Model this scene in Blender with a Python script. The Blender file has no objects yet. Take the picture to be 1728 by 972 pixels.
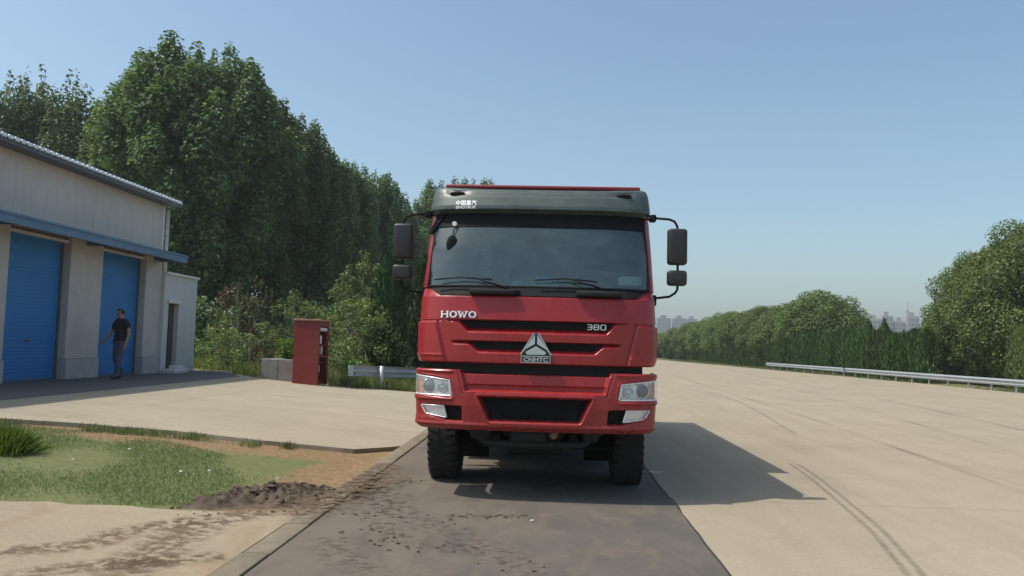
import bpy, bmesh, math, random
import numpy as np
from mathutils import Vector, Matrix

# ------------------------------------------------------------------ camera, world, sun, exposure
S = bpy.context.scene
COL = S.collection
rad = math.radians
_cy, _cp, _cr = rad(2.75), rad(4.03), rad(1.5)
_f = Vector((-math.sin(_cy)*math.cos(_cp), math.cos(_cy)*math.cos(_cp), math.sin(_cp)))
_r0 = Vector((math.cos(_cy), math.sin(_cy), 0)); _u0 = _r0.cross(_f)
_r = _r0*math.cos(_cr) + _u0*math.sin(_cr); _u = -_r0*math.sin(_cr) + _u0*math.cos(_cr)
camd = bpy.data.cameras.new('camera'); cam = bpy.data.objects.new('camera', camd); COL.objects.link(cam)
cam.matrix_world = Matrix(((_r.x, _u.x, -_f.x, 0), (_r.y, _u.y, -_f.y, 0), (_r.z, _u.z, -_f.z, 1.57), (0, 0, 0, 1)))
camd.sensor_width = 36; camd.lens = 36*1375/1728; camd.clip_end = 6000; camd.clip_start = .05
S.camera = cam

SUN = Vector((-.56, -.12, 1)).normalized()
w = bpy.data.worlds.new('World'); S.world = w; w.use_nodes = True
nt = w.node_tree; bg = nt.nodes['Background']
sky = nt.nodes.new('ShaderNodeTexSky'); sky.sky_type = 'NISHITA'; sky.sun_disc = False
sky.sun_elevation = math.asin(SUN.z); sky.sun_rotation = math.atan2(SUN.x, SUN.y)
sky.air_density = 1.0; sky.dust_density = 2.6; sky.ozone_density = .3; sky.altitude = 50
tint = nt.nodes.new('ShaderNodeMix'); tint.data_type = 'RGBA'; tint.blend_type = 'MULTIPLY'; tint.inputs['Factor'].default_value = 1   # humid summer air: a touch more cyan
tint.inputs['B'].default_value = (.92, 1.035, 1.02, 1); nt.links.new(sky.outputs[0], tint.inputs['A'])
nt.links.new([s_ for s_ in tint.outputs if s_.type == 'RGBA'][0], bg.inputs[0]); bg.inputs[1].default_value = .15
sund = bpy.data.lights.new('sun', 'SUN'); sun = bpy.data.objects.new('sun', sund); COL.objects.link(sun)
sund.energy = 3.7; sund.angle = rad(.53); sund.color = (1, .94, .84)
sun.rotation_euler = SUN.to_track_quat('Z', 'Y').to_euler(); sun.location = (-20, -5, 40)
S.view_settings.view_transform = 'Standard'; S.view_settings.look = 'None'
S.view_settings.gamma = 1; S.view_settings.use_curve_mapping = False
S.view_settings.exposure = .14
S.render.engine = 'CYCLES'
cy = S.cycles
cy.max_bounces = 7; cy.diffuse_bounces = 3; cy.glossy_bounces = 4; cy.transmission_bounces = 4
cy.transparent_max_bounces = 8; cy.volume_bounces = 0; cy.use_denoising = True
cy.caustics_reflective = False; cy.caustics_refractive = False; cy.sample_clamp_indirect = 6

# ------------------------------------------------------------------ helpers
class MB:
    """collects vertices and faces, then links them as ONE mesh object"""
    def __init__(s): s.v = []; s.f = []; s.m = []; s.sm = []
    def add(s, vs, fs, mat=0, smooth=False):
        o = len(s.v); s.v.extend([tuple(map(float, p)) for p in vs])
        for f in fs: s.f.append([o+i for i in f]); s.m.append(mat); s.sm.append(smooth)
    def box(s, lo, hi, mat=0, M=None):
        x0, y0, z0 = lo; x1, y1, z1 = hi
        vs = [(x0,y0,z0),(x1,y0,z0),(x1,y1,z0),(x0,y1,z0),(x0,y0,z1),(x1,y0,z1),(x1,y1,z1),(x0,y1,z1)]
        if M: vs = [M @ Vector(p) for p in vs]
        s.add(vs, [(3,2,1,0),(4,5,6,7),(0,1,5,4),(1,2,6,5),(2,3,7,6),(3,0,4,7)], mat)
    def rbox(s, lo, hi, r=.02, seg=3, mat=0, M=None, smooth=True):
        bm = bmesh.new(); bmesh.ops.create_cube(bm, size=1)
        c = [(a+b)/2 for a, b in zip(lo, hi)]; d = [b-a for a, b in zip(lo, hi)]
        for v in bm.verts: v.co = Vector((c[0]+v.co.x*d[0], c[1]+v.co.y*d[1], c[2]+v.co.z*d[2]))
        bmesh.ops.bevel(bm, geom=bm.edges[:], offset=min(r, min(d)*.49), segments=seg, profile=.5, affect='EDGES')
        s.bm(bm, mat, M, smooth)
    def bm(s, bm, mat=0, M=None, smooth=True):
        bm.verts.index_update()
        s.add([(M @ v.co if M else v.co) for v in bm.verts], [[v.index for v in f.verts] for f in bm.faces], mat, smooth); bm.free()
    def tube(s, pts, r, n=10, mat=0, caps=True, smooth=True):
        pts = [Vector(p) for p in pts]; rs = r if isinstance(r, (list, tuple)) else [r]*len(pts)
        vs = []; ref = None
        for i, p in enumerate(pts):
            t = (pts[min(i+1, len(pts)-1)] - pts[max(i-1, 0)]).normalized()
            if ref is None: ref = Vector((0,0,1)) if abs(t.z) < .9 else Vector((1,0,0))
            a = t.cross(ref)
            if a.length < 1e-4: a = t.cross(Vector((.3,1,.2)))
            a.normalize(); b = t.cross(a).normalized(); ref = -b if False else a.cross(t)
            for k in range(n):
                q = 2*math.pi*k/n; vs.append(p + (a*math.cos(q)+b*math.sin(q))*rs[i])
        fs = []
        for i in range(len(pts)-1):
            for k in range(n): fs.append((i*n+k, i*n+(k+1)%n, (i+1)*n+(k+1)%n, (i+1)*n+k))
        s.add(vs, fs, mat, smooth)
        if caps:
            o = len(s.v)-len(vs)
            s.f.append([o+k for k in range(n)][::-1]); s.m.append(mat); s.sm.append(False)
            s.f.append([o+(len(pts)-1)*n+k for k in range(n)]); s.m.append(mat); s.sm.append(False)
    def lathe(s, prof, n=32, M=None, mat=0, smooth=True):      # prof: (radius, along x); axis = x
        vs = []
        for r, x in prof:
            for k in range(n):
                q = 2*math.pi*k/n; p = Vector((x, r*math.cos(q), r*math.sin(q))); vs.append(M @ p if M else p)
        fs = [(i*n+k, i*n+(k+1)%n, (i+1)*n+(k+1)%n, (i+1)*n+k) for i in range(len(prof)-1) for k in range(n)]
        s.add(vs, fs, mat, smooth)
    def prism(s, poly, fn, mat=0, d0=0., d1=1.):               # poly 2D; fn(u, v, d) -> xyz
        n = len(poly); vs = [fn(u, v, d0) for u, v in poly] + [fn(u, v, d1) for u, v in poly]
        s.add(vs, [list(range(n)), list(range(n, 2*n))[::-1]] + [(i, n+i, n+(i+1)%n, (i+1)%n) for i in range(n)], mat)
    def grid(s, P, mat=0, smooth=True, flip=False, keep=None):   # P: (rows, cols, 3) array
        P = np.asarray(P); r, c, _ = P.shape; Q = P.reshape(-1, 3)
        fs = [(i*c+j, i*c+j+1, (i+1)*c+j+1, (i+1)*c+j) for i in range(r-1) for j in range(c-1)]
        if flip: fs = [f[::-1] for f in fs]
        if keep: fs = [f for f in fs if keep(Q[list(f)].mean(0))]
        s.add(P.reshape(-1, 3), fs, mat, smooth)
    def build(s, name, mats, parent=None, loc=None, fix=True):
        me = bpy.data.meshes.new(name); me.from_pydata(s.v, [], s.f)
        mats = mats if isinstance(mats, (list, tuple)) else [mats]
        for m in mats: me.materials.append(m)
        me.polygons.foreach_set('material_index', s.m); me.polygons.foreach_set('use_smooth', s.sm); me.update()
        if fix:
            bm = bmesh.new(); bm.from_mesh(me); bmesh.ops.recalc_face_normals(bm, faces=bm.faces); bm.to_mesh(me); bm.free()
        o = bpy.data.objects.new(name, me); COL.objects.link(o)
        if parent: o.parent = parent
        if loc: o.location = loc
        return o

def np_mesh(name, V, F, mat, parent=None, loc=None, smooth=False):
    V = np.ascontiguousarray(V, np.float32); F = np.ascontiguousarray(F, np.int32); n, k = F.shape
    me = bpy.data.meshes.new(name); me.vertices.add(len(V)); me.vertices.foreach_set('co', V.ravel())
    me.loops.add(n*k); me.loops.foreach_set('vertex_index', F.ravel())
    me.polygons.add(n); me.polygons.foreach_set('loop_start', np.arange(0, n*k, k, dtype=np.int32))
    me.polygons.foreach_set('loop_total', np.full(n, k, np.int32))
    me.polygons.foreach_set('use_smooth', np.full(n, smooth)); me.update(calc_edges=True); me.validate()
    for m in (mat if isinstance(mat, (list, tuple)) else [mat]): me.materials.append(m)
    o = bpy.data.objects.new(name, me); COL.objects.link(o)
    if parent: o.parent = parent
    if loc is not None: o.location = loc
    return o

def tag(o, label, cat, group=None, kind=None):
    if label: o['label'] = label
    if cat: o['category'] = cat
    if group: o['group'] = group
    if kind: o['kind'] = kind
    return o
def thing(name, label, cat, loc=(0,0,0), rz=0, group=None):
    o = bpy.data.objects.new(name, None); COL.objects.link(o); o.empty_display_size = .2
    o.location = loc; o.rotation_euler = (0, 0, rz); return tag(o, label, cat, group)
def struct(o): o['kind'] = 'structure'; return o
def dup(root, loc, rz=0, sc=1, label=None, group=None):
    r = root.copy(); COL.objects.link(r); r.location = loc; r.rotation_euler = (0, 0, rz)
    r.scale = sc if isinstance(sc, (tuple, list)) else (sc, sc, sc)
    if label: r['label'] = label
    if group: r['group'] = group
    for ch in list(root.children):
        c = ch.copy(); COL.objects.link(c); c.parent = r
        for g in list(ch.children):
            d = g.copy(); COL.objects.link(d); d.parent = c
    return r

def zl(x):
    """height of the yard west of the kerb: it climbs to the workshop plateau"""
    return np.where(np.asarray(x) < -2.2, .50*np.clip((-2.2-np.asarray(x))/6.8, 0, 1), 0.)
def zls(x): return float(zl(x))

# ------------------------------------------------------------------ materials
def mat_new(name):
    m = bpy.data.materials.new(name); m.use_nodes = True; nt = m.node_tree
    return m, nt, nt.nodes['Principled BSDF']
def nd(nt, t, **kw):
    n = nt.nodes.new(t)
    for k, v in kw.items():
        if k in n.inputs: n.inputs[k].default_value = v
        else: setattr(n, k, v)
    return n
def ramp(nt, fac, stops):
    r = nt.nodes.new('ShaderNodeValToRGB'); e = r.color_ramp.elements
    while len(e) > 1: e.remove(e[-1])
    e[0].position = stops[0][0]; e[0].color = (*stops[0][1], 1) if len(stops[0][1]) == 3 else stops[0][1]
    for p, c in stops[1:]:
        q = e.new(p); q.color = (*c, 1) if len(c) == 3 else c
    nt.links.new(fac, r.inputs[0]); return r.outputs[0]
def mixc(nt, fac, a, b, mode='MIX'):
    n = nt.nodes.new('ShaderNodeMix'); n.data_type = 'RGBA'; n.blend_type = mode
    for s, v in ((n.inputs['Factor'], fac), (n.inputs['A'], a), (n.inputs['B'], b)):
        if hasattr(v, 'is_output') or isinstance(v, bpy.types.NodeSocket): nt.links.new(v, s)
        elif isinstance(v, (int, float)): s.default_value = v
        else: s.default_value = (*v, 1)
    for s in n.outputs:
        if s.type == 'RGBA': return s
def noise(nt, scale, detail=4, rough=.55, vec=None, dist=0):
    n = nd(nt, 'ShaderNodeTexNoise', Scale=scale, Detail=detail, Roughness=rough, Distortion=dist)
    if vec is not None: nt.links.new(vec, n.inputs['Vector'])
    return n.outputs['Fac']
def objvec(nt, scale=(1,1,1), rot=(0,0,0)):
    c = nt.nodes.new('ShaderNodeTexCoord'); m = nd(nt, 'ShaderNodeMapping')
    m.inputs['Scale'].default_value = scale; m.inputs['Rotation'].default_value = rot
    nt.links.new(c.outputs['Object'], m.inputs['Vector']); return m.outputs['Vector']
def bump(nt, b, h, strength=.3, dist=.02):
    n = nd(nt, 'ShaderNodeBump', Strength=strength, Distance=dist); nt.links.new(h, n.inputs['Height'])
    nt.links.new(n.outputs[0], b.inputs['Normal'])
def math_(nt, op, a, b=None, clamp=False):
    n = nt.nodes.new('ShaderNodeMath'); n.operation = op; n.use_clamp = clamp
    for i, v in enumerate((a, b)):
        if v is None: continue
        if isinstance(v, (int, float)): n.inputs[i].default_value = v
        else: nt.links.new(v, n.inputs[i])
    return n.outputs[0]

def simple(name, c, rough=.6, metal=0, dirt=0., dscale=6, coat=0, spec=.5, bmp=0):
    m, nt, b = mat_new(name)
    b.inputs['Roughness'].default_value = rough; b.inputs['Metallic'].default_value = metal
    b.inputs['Coat Weight'].default_value = coat; b.inputs['Coat Roughness'].default_value = .12
    b.inputs['Specular IOR Level'].default_value = spec
    if dirt:
        v = objvec(nt); f = noise(nt, dscale, 6, .6, v)
        col = ramp(nt, f, [(.3, [x*(1-dirt) for x in c]), (.7, [min(1, x*(1+dirt)) for x in c])])
        nt.links.new(col, b.inputs['Base Color'])
        if bmp: bump(nt, b, noise(nt, dscale*8, 4, .6, v), bmp, .01)
    else: b.inputs['Base Color'].default_value = (*c, 1)
    return m

# ------------------------------------------------------------------ ground, road and paving
def concrete(name, c, streak=(.25, 1.2, 1), dark=.74, stain=None, joints=None):
    m, nt, b = mat_new(name); v = objvec(nt)
    n1 = noise(nt, .35, 5, .6, v); n2 = noise(nt, 1.6, 6, .65, objvec(nt, streak, (0, 0, .06))); n3 = noise(nt, 60, 3, .7, v)
    c1 = ramp(nt, n1, [(.3, [x*.90 for x in c]), (.7, [x*1.07 for x in c])])
    c2 = mixc(nt, math_(nt, 'MULTIPLY', ramp(nt, n2, [(.42, (0,0,0)), (.75, (1,1,1))]), .6), c1, [x*dark for x in c])
    c3 = mixc(nt, .6, c2, ramp(nt, n3, [(.3, (.76,.76,.76)), (.7, (1.16,1.16,1.16))]), 'MULTIPLY')
    n6 = noise(nt, 19, 6, .75, v); c3 = mixc(nt, .5, c3, ramp(nt, n6, [(.32, (.80,.79,.77)), (.68, (1.12,1.12,1.12))]), 'MULTIPLY')
    if stain:
        n4 = noise(nt, 1.1, 11, .74, objvec(nt, (1, .6, 1), (0, 0, .5)), .8)
        c3 = mixc(nt, math_(nt, 'MULTIPLY', ramp(nt, n4, [(.52, (0,0,0)), (.66, (1,1,1))]), .55), c3, stain)
    nb_ = noise(nt, .45, 6, .7, objvec(nt, (1, 1.7, 1), (0, 0, .8)), 2.0)                                   # old damp blotches
    c3 = mixc(nt, math_(nt, 'MULTIPLY', ramp(nt, nb_, [(.50, (0,0,0)), (.62, (1,1,1))]), .20), c3, [x*.62 for x in c])
    ns_ = noise(nt, 230, 2, .8, v); c3 = mixc(nt, math_(nt, 'MULTIPLY', ramp(nt, ns_, [(.66, (0,0,0)), (.72, (1,1,1))]), .45), c3, [x*.45 for x in c])
    if joints:                                                                                              # sawn slab joints
        sp = nt.nodes.new('ShaderNodeSeparateXYZ'); nt.links.new(v, sp.inputs[0]); jm = None
        for ax, per, off in ((0, joints[0], joints[2]), (1, joints[1], joints[3])):
            q = math_(nt, 'PINGPONG', math_(nt, 'ADD', sp.outputs[ax], off), per/2)
            l_ = math_(nt, 'LESS_THAN', q, .014); jm = l_ if jm is None else math_(nt, 'MAXIMUM', jm, l_)
        c3 = mixc(nt, math_(nt, 'MULTIPLY', jm, ramp(nt, noise(nt, .9, 3, .6, v), [(.35, (.15,.15,.15)), (.65, (.7,.7,.7))])), c3, [x*.45 for x in c])
    nt.links.new(c3, b.inputs['Base Color']); b.inputs['Roughness'].default_value = .9
    b.inputs['Specular IOR Level'].default_value = .25
    bump(nt, b, noise(nt, 45, 5, .7, v), .35, .012); return m
M_road = concrete('road_concrete', (.350, .293, .212), (1.3, .12, 1), joints=(4.6, 5.4, -1.3, 2.))
M_yard = concrete('yard_concrete', (.372, .322, .238), (.5, .9, 1), joints=(5.2, 4.4, 1.8, 1.6))
M_apron = concrete('apron_concrete', (.350, .284, .198), (.4, .7, 1), .72, (.235, .15, .082))
M_kerb = concrete('kerb_stone', (.225, .188, .138), (2, 2, 1), .6, (.13, .095, .06))

m, nt, b = mat_new('asphalt'); v = objvec(nt)
n1 = noise(nt, .55, 6, .65, v, .6); n2 = noise(nt, 130, 3, .75, v); n3 = noise(nt, 3.2, 6, .7, objvec(nt, (1, .35, 1), (0, 0, -.5)), .8)
base = ramp(nt, n1, [(.32, (.088, .078, .068)), (.68, (.128, .112, .096))])
sx = nt.nodes.new('ShaderNodeSeparateXYZ'); nt.links.new(v, sx.inputs[0])
west = math_(nt, 'MULTIPLY', math_(nt, 'SUBTRACT', .5, sx.outputs[0]), .40, True)      # soil carried over the kerb
mud = math_(nt, 'MULTIPLY', ramp(nt, math_(nt, 'ADD', n3, math_(nt, 'MULTIPLY', west, .22)), [(.47, (0,0,0)), (.72, (1,1,1))]), .8)
col = mixc(nt, mud, base, (.160, .128, .096))
n5 = noise(nt, 5, 5, .7, objvec(nt, (.5, 1.6, 1), (0, 0, .35)), 1.)
col = mixc(nt, math_(nt, 'MULTIPLY', ramp(nt, n5, [(.58, (0,0,0)), (.72, (1,1,1))]), .5), col, (.22, .188, .145))
col = mixc(nt, .55, col, ramp(nt, n2, [(.3, (.6,.6,.6)), (.7, (1.4,1.4,1.4))]), 'MULTIPLY')
nt.links.new(col, b.inputs['Base Color']); b.inputs['Roughness'].default_value = .88; b.inputs['Specular IOR Level'].default_value = .3
bump(nt, b, n2, .5, .008); M_asphalt = m

m, nt, b = mat_new('earth_and_turf'); v = objvec(nt)
n1 = noise(nt, .8, 6, .62, v, .8); n2 = noise(nt, 14, 5, .7, v); n3 = noise(nt, .12, 4, .6, v)
soil = ramp(nt, n2, [(.3, (.15, .105, .062)), (.55, (.25, .172, .096)), (.75, (.31, .225, .135))])
turf = ramp(nt, n2, [(.3, (.105, .125, .05)), (.7, (.185, .19, .09))])
sx = nt.nodes.new('ShaderNodeSeparateXYZ'); nt.links.new(v, sx.inputs[0])
worn = math_(nt, 'ADD', math_(nt, 'MULTIPLY', math_(nt, 'ADD', sx.outputs[0], 3.55), .55), math_(nt, 'MULTIPLY', math_(nt, 'SUBTRACT', math_(nt, 'ADD', sx.outputs[1], math_(nt, 'MULTIPLY', sx.outputs[0], -.05)), 10.75), .5))
worn = math_(nt, 'MAXIMUM', math_(nt, 'MULTIPLY', math_(nt, 'ADD', sx.outputs[0], 3.3), .8), math_(nt, 'MULTIPLY', math_(nt, 'SUBTRACT', sx.outputs[1], 10.35), 1.1))
near = math_(nt, 'MULTIPLY', math_(nt, 'LESS_THAN', sx.outputs[1], 13.), math_(nt, 'LESS_THAN', sx.outputs[0], 0.))
sel = ramp(nt, math_(nt, 'ADD', math_(nt, 'MULTIPLY', math_(nt, 'ADD', math_(nt, 'MULTIPLY', worn, .8, False), -.12), near), math_(nt, 'MULTIPLY', n1, 1.0)), [(.46, (0,0,0)), (.66, (1,1,1))])
nt.links.new(mixc(nt, sel, turf, soil), b.inputs['Base Color'])
b.inputs['Roughness'].default_value = 1; b.inputs['Specular IOR Level'].default_value = .1
bump(nt, b, n2, .6, .04); M_earth = m
M_joint = simple('tar_joint', (.035, .03, .026), .9)

xs = [-1500, -600, -200, -100, -60, -40, -30, -24, -20, -16, -12, -9] + list(np.linspace(-8.6, -2.2, 17)) + [-2.19, -1, 1.5, 6, 15, 25, 40, 80, 200, 600, 1500]
ys = [-200, -60, -20, -6, 0] + list(np.linspace(2, 30, 29)) + [40, 60, 90, 140, 220, 400, 800, 1600, 2400]
P = np.array([[(x, y, zls(x) - (.062 if x < -2.195 else .05)) for x in xs] for y in ys])
g = MB(); g.grid(P); struct(g.build('ground', M_earth))

def sheet(name, poly, mat, thick=.12, lift=0., cuts=()):
    bm = bmesh.new(); vs = [bm.verts.new((x, y, 0)) for x, y in poly]; bm.faces.new(vs)
    for cx in (-9., -2.2, *cuts):
        bmesh.ops.bisect_plane(bm, geom=bm.verts[:]+bm.edges[:]+bm.faces[:], plane_co=(cx, 0, 0), plane_no=(1, 0, 0))
    for q in bm.verts: q.co.z = zls(q.co.x) + lift
    if thick:
        r = bmesh.ops.extrude_face_region(bm, geom=bm.faces[:])
        low = [e for e in r['geom'] if isinstance(e, bmesh.types.BMVert)]
        for q in low: q.co.z -= thick
        bmesh.ops.recalc_face_normals(bm, faces=bm.faces)
    me = bpy.data.meshes.new(name); bm.to_mesh(me); bm.free(); me.materials.append(mat)
    for p in me.polygons:
        if not thick and p.normal.z < 0: p.flip()
    o = bpy.data.objects.new(name, me); COL.objects.link(o); return struct(o)

rng = random.Random(5)
def rough(pts, step=.25, j=.02):
    out = []
    for (a, b) in zip(pts, pts[1:]):
        n = max(1, int(math.dist(a, b)/step))
        for k in range(n):
            t = k/n; jj = j if k else 0
            out.append((a[0]+(b[0]-a[0])*t+rng.gauss(0, jj), a[1]+(b[1]-a[1])*t+rng.gauss(0, jj)))
    return out + [pts[-1]]
def edge_x(y): return 21.2 - .0613*(y-37.7)                      # far side of the concrete road
sheet('road', [(1.305, -40), (edge_x(-40), -40), (edge_x(420), 420), (1.305, 420)], M_road, .05)
sheet('road_edge_strip', [(edge_x(-40)+.004, -40), (edge_x(-40)+.5, -40), (edge_x(420)+.5, 420), (edge_x(420)+.004, 420)],
      concrete('edge_concrete', (.42, .37, .30)), .05, .012)
sheet('asphalt_lane', [(-1.995, -10), (1.30, -10), (1.30, 90), (-1.995, 90)], M_asphalt, .05)
yard = rough([(-2.225, 12.45), (-2.75, 11.6), (-4, 11.5), (-5.3, 11.52), (-6.45, 11.3), (-7.5, 10.95), (-11, 10.1), (-15.9, 9.6)], .2, .012)
sheet('yard_pavement', yard + [(-15.9, 26.2), (-10.4, 26.2), (-9.9, 24.3), (-8.3, 23.0), (-6.2, 23.0), (-4, 23.9), (-2.225, 24.6)], M_yard)
sheet('concrete_apron', [(-2.225, -6)] + rough([(-2.225, 7.6), (-2.6, 7.3), (-3.0, 7.12), (-3.8, 6.92), (-4.6, 6.66), (-8.5, 6.1)], .2, .02) + [(-8.5, -6)], M_apron)
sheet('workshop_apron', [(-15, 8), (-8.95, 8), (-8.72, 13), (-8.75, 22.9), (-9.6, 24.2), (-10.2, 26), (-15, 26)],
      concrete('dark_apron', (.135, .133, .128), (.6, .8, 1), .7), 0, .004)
k = MB(); y = -6.
while y < 45:
    L = .98; dz = rng.uniform(-.006, .006); x = rng.uniform(-.006, .006)
    k.rbox((-2.215+x, y, -.1), (-2.01+x, y+L, .012+dz*.6), .01, 2); y += 1.
struct(k.build('kerb', M_kerb))
j = MB(); pts = rough([(1.303, 2), (1.303, 40)], .3, .006)      # open joint along the lane, filled with dirt
vs = [(x-abs(rng.gauss(.010, .004)), y, .0045) for x, y in pts] + [(x+abs(rng.gauss(.010, .005)), y, .0045) for x, y in pts]
n = len(pts); j.add(vs, [(i, n+i, n+i+1, i+1) for i in range(n-1)]); struct(j.build('lane_joint', M_joint))

# rubber marks and cracks worn into the road
def fade_mat(name, c, lo, hi, amt, sc=9, st=(1,1,1)):
    m, nt, b = mat_new(name); b.inputs['Base Color'].default_value = (*c, 1); b.inputs['Roughness'].default_value = .85
    uv = nt.nodes.new('ShaderNodeTexCoord'); sp = nt.nodes.new('ShaderNodeSeparateXYZ'); nt.links.new(uv.outputs['UV'], sp.inputs[0])
    e = ramp(nt, sp.outputs[0], [(0, (0,0,0)), (.35, (1,1,1)), (.65, (1,1,1)), (1, (0,0,0))])
    e2 = ramp(nt, sp.outputs[1], [(0, (0,0,0)), (.06, (1,1,1)), (.8, (1,1,1)), (1, (0,0,0))])
    a = math_(nt, 'MULTIPLY', math_(nt, 'MULTIPLY', e, e2), math_(nt, 'MULTIPLY', ramp(nt, noise(nt, sc, 6, .7, objvec(nt, st)), [(lo, (0,0,0)), (hi, (1,1,1))]), amt))
    nt.links.new(a, b.inputs['Alpha']); return m
def stripe(name, path, width, mat, z=.004):
    pts = [Vector((*p, 0)) for p in path]; fine = []
    for i in range(len(pts)-1):
        p0, p1, p2, p3 = pts[max(i-1, 0)], pts[i], pts[i+1], pts[min(i+2, len(pts)-1)]
        for q in range(8):
            t = q/8; fine.append(.5*((2*p1)+(p2-p0)*t+(2*p0-5*p1+4*p2-p3)*t*t+(3*p1-p0-3*p2+p3)*t**3))
    fine.append(pts[-1]); V = []; 
    for i, p in enumerate(fine):
        t = (fine[min(i+1, len(fine)-1)]-fine[max(i-1, 0)]).normalized(); nrm = Vector((-t.y, t.x, 0))
        for s in (-1, 1):
            q = p+nrm*s*width/2; V.append((q.x, q.y, zls(q.x)+z))
    n = len(fine); F = [(2*i, 2*i+1, 2*i+3, 2*i+2) for i in range(n-1)]
    me = bpy.data.meshes.new(name); me.from_pydata(V, [], F); uv = me.uv_layers.new()
    for p in me.polygons:
        for li in p.loop_indices:
            vi = me.loops[li].vertex_index; uv.data[li].uv = (vi % 2, (vi//2)/(n-1))
        if p.normal.z < 0: p.flip()
    me.materials.append(mat); o = bpy.data.objects.new(name, me); COL.objects.link(o); return struct(o)
M_skid = fade_mat('rubber_mark', (.15, .135, .11), .3, .65, .45, 9, (5, .5, 1))
M_crack = fade_mat('worn_line', (.12, .105, .085), .42, .62, .5, 7)
M_soil = fade_mat('soil_smear', (.15, .10, .058), .44, .58, .8, 11)
M_soil2 = fade_mat('soil_blotch', (.13, .10, .07), .50, .60, .65, 11)
M_faint = fade_mat('wear_band', (.20, .172, .135), .40, .7, .38, 2, (1.5, .12, 1))
for dx in (-.055, .055):
    stripe('tyre_mark', [(3.5+dx, 12.04), (3.38+dx, 10.7), (3.27+dx, 9.8), (2.99+dx, 7.77), (2.81+dx, 6.83), (2.65+dx, 6.09), (2.4+dx, 5.2)], .075, M_skid)
stripe('road_crack', [(6.1, 33.4), (6.0, 26.8), (5.4, 21), (4.91, 17.1), (4.75, 15.8)], .10, M_crack)
stripe('wear_band', [(14, 60), (12.9, 42), (11.6, 28), (10.9, 22), (9.5, 12)], .30, M_faint)
stripe('wear_band', [(12.3, 60), (10.9, 40), (9.6, 28), (8.6, 20), (7.5, 12)], .16, M_faint)
stripe('wear_band', [(17.6, 60), (16.9, 42), (16.2, 30), (15.5, 22)], .22, M_faint)
stripe('wear_band', [(7.6, 50), (6.9, 34), (6.4, 22), (5.9, 14), (5.4, 8)], .20, M_faint)
stripe('soil_smear', [(-2.55, 7.4), (-2.75, 6.9), (-2.8, 6.2), (-2.75, 5.6), (-2.65, 4.9)], .55, M_soil)
stripe('soil_smear', [(-2.9, 6.8), (-3.2, 6.2), (-3.3, 5.7), (-3.9, 5.2)], .35, M_soil)
stripe('soil_smear', [(-2.3, 5.9), (-2.6, 5.6), (-3.0, 5.3), (-3.3, 4.9)], .30, M_soil)
for w_, pth in ((.5, [(-1.9, 8.9), (-1.6, 8.1), (-1.0, 7.1), (-.3, 6.2), (.1, 5.4)]), (.7, [(-1.85, 10.4), (-1.75, 9.2), (-1.6, 8.2), (-1.45, 7.0)]), (.45, [(-2.1, 9.9), (-2.1, 8.8), (-2.1, 7.9), (-2.12, 6.9)]), (.5, [(-2.05, 10.6), (-2.02, 9.6), (-1.98, 8.6), (-1.95, 7.4)]), (.6, [(-2.5, 7.3), (-2.2, 8.0), (-1.9, 8.9), (-1.6, 9.6)]), (.35, [(-1.5, 7.2), (-1.2, 6.7), (-.8, 6.4), (-.4, 6.3)]), (.25, [(-.95, 7.52), (-.6, 7.58), (-.2, 7.66)]), (.5, [(-1.7, 6.6), (-1.5, 6.1), (-1.1, 5.5)])):
    stripe('soil_smear', pth, w_, M_soil if pth[0][0] < -2 else M_soil2, .018 if pth[0][0] < -2 else .005)

# ------------------------------------------------------------------ workshop and annex
def cladding(name, c, period, depth=.5):
    m, nt, b = mat_new(name); v = objvec(nt)
    sp = nt.nodes.new('ShaderNodeSeparateXYZ'); nt.links.new(v, sp.inputs[0])
    wv = math_(nt, 'PINGPONG', sp.outputs[1], period); wv = math_(nt, 'MULTIPLY', wv, 1/period)
    rib = ramp(nt, wv, [(.0, (0,0,0)), (.14, (0,0,0)), (.24, (1,1,1))])
    n1 = noise(nt, .9, 5, .6, objvec(nt, (1, 1, .35))); n2 = noise(nt, 9, 4, .65, objvec(nt, (1, 1, .12)))
    col = ramp(nt, n1, [(.3, [x*.92 for x in c]), (.7, [min(1, x*1.05) for x in c])])
    col = mixc(nt, .35, col, ramp(nt, n2, [(.35, (.8,.79,.77)), (.7, (1.1,1.1,1.1))]), 'MULTIPLY')
    nt.links.new(col, b.inputs['Base Color']); b.inputs['Roughness'].default_value = .6
    bump(nt, b, rib, depth, .03); return m
M_clad = cladding('cream_cladding', (.58, .55, .51), .19)
M_plaster = simple('pillar_plaster', (.53, .50, .455), .85, dirt=.10, dscale=2.5)
M_plinth = simple('plinth_plaster', (.44, .43, .40), .85, dirt=.14, dscale=3)
M_door = simple('blue_shutter', (.018, .19, .48), .45, dirt=.10, dscale=1.2)
M_blue = simple('blue_steel', (.10, .175, .28), .45, .25, dirt=.12, dscale=3)
M_trim = simple('dark_trim', (.16, .12, .09), .7, dirt=.15)
M_pale = simple('pale_trim', (.72, .70, .66), .6, dirt=.08)
M_white = simple('annex_render', (.60, .59, .56), .85, dirt=.08, dscale=1.5)
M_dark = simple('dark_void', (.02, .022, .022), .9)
M_roofm = simple('roof_sheet', (.10, .17, .28), .42, .3, dirt=.15)

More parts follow.
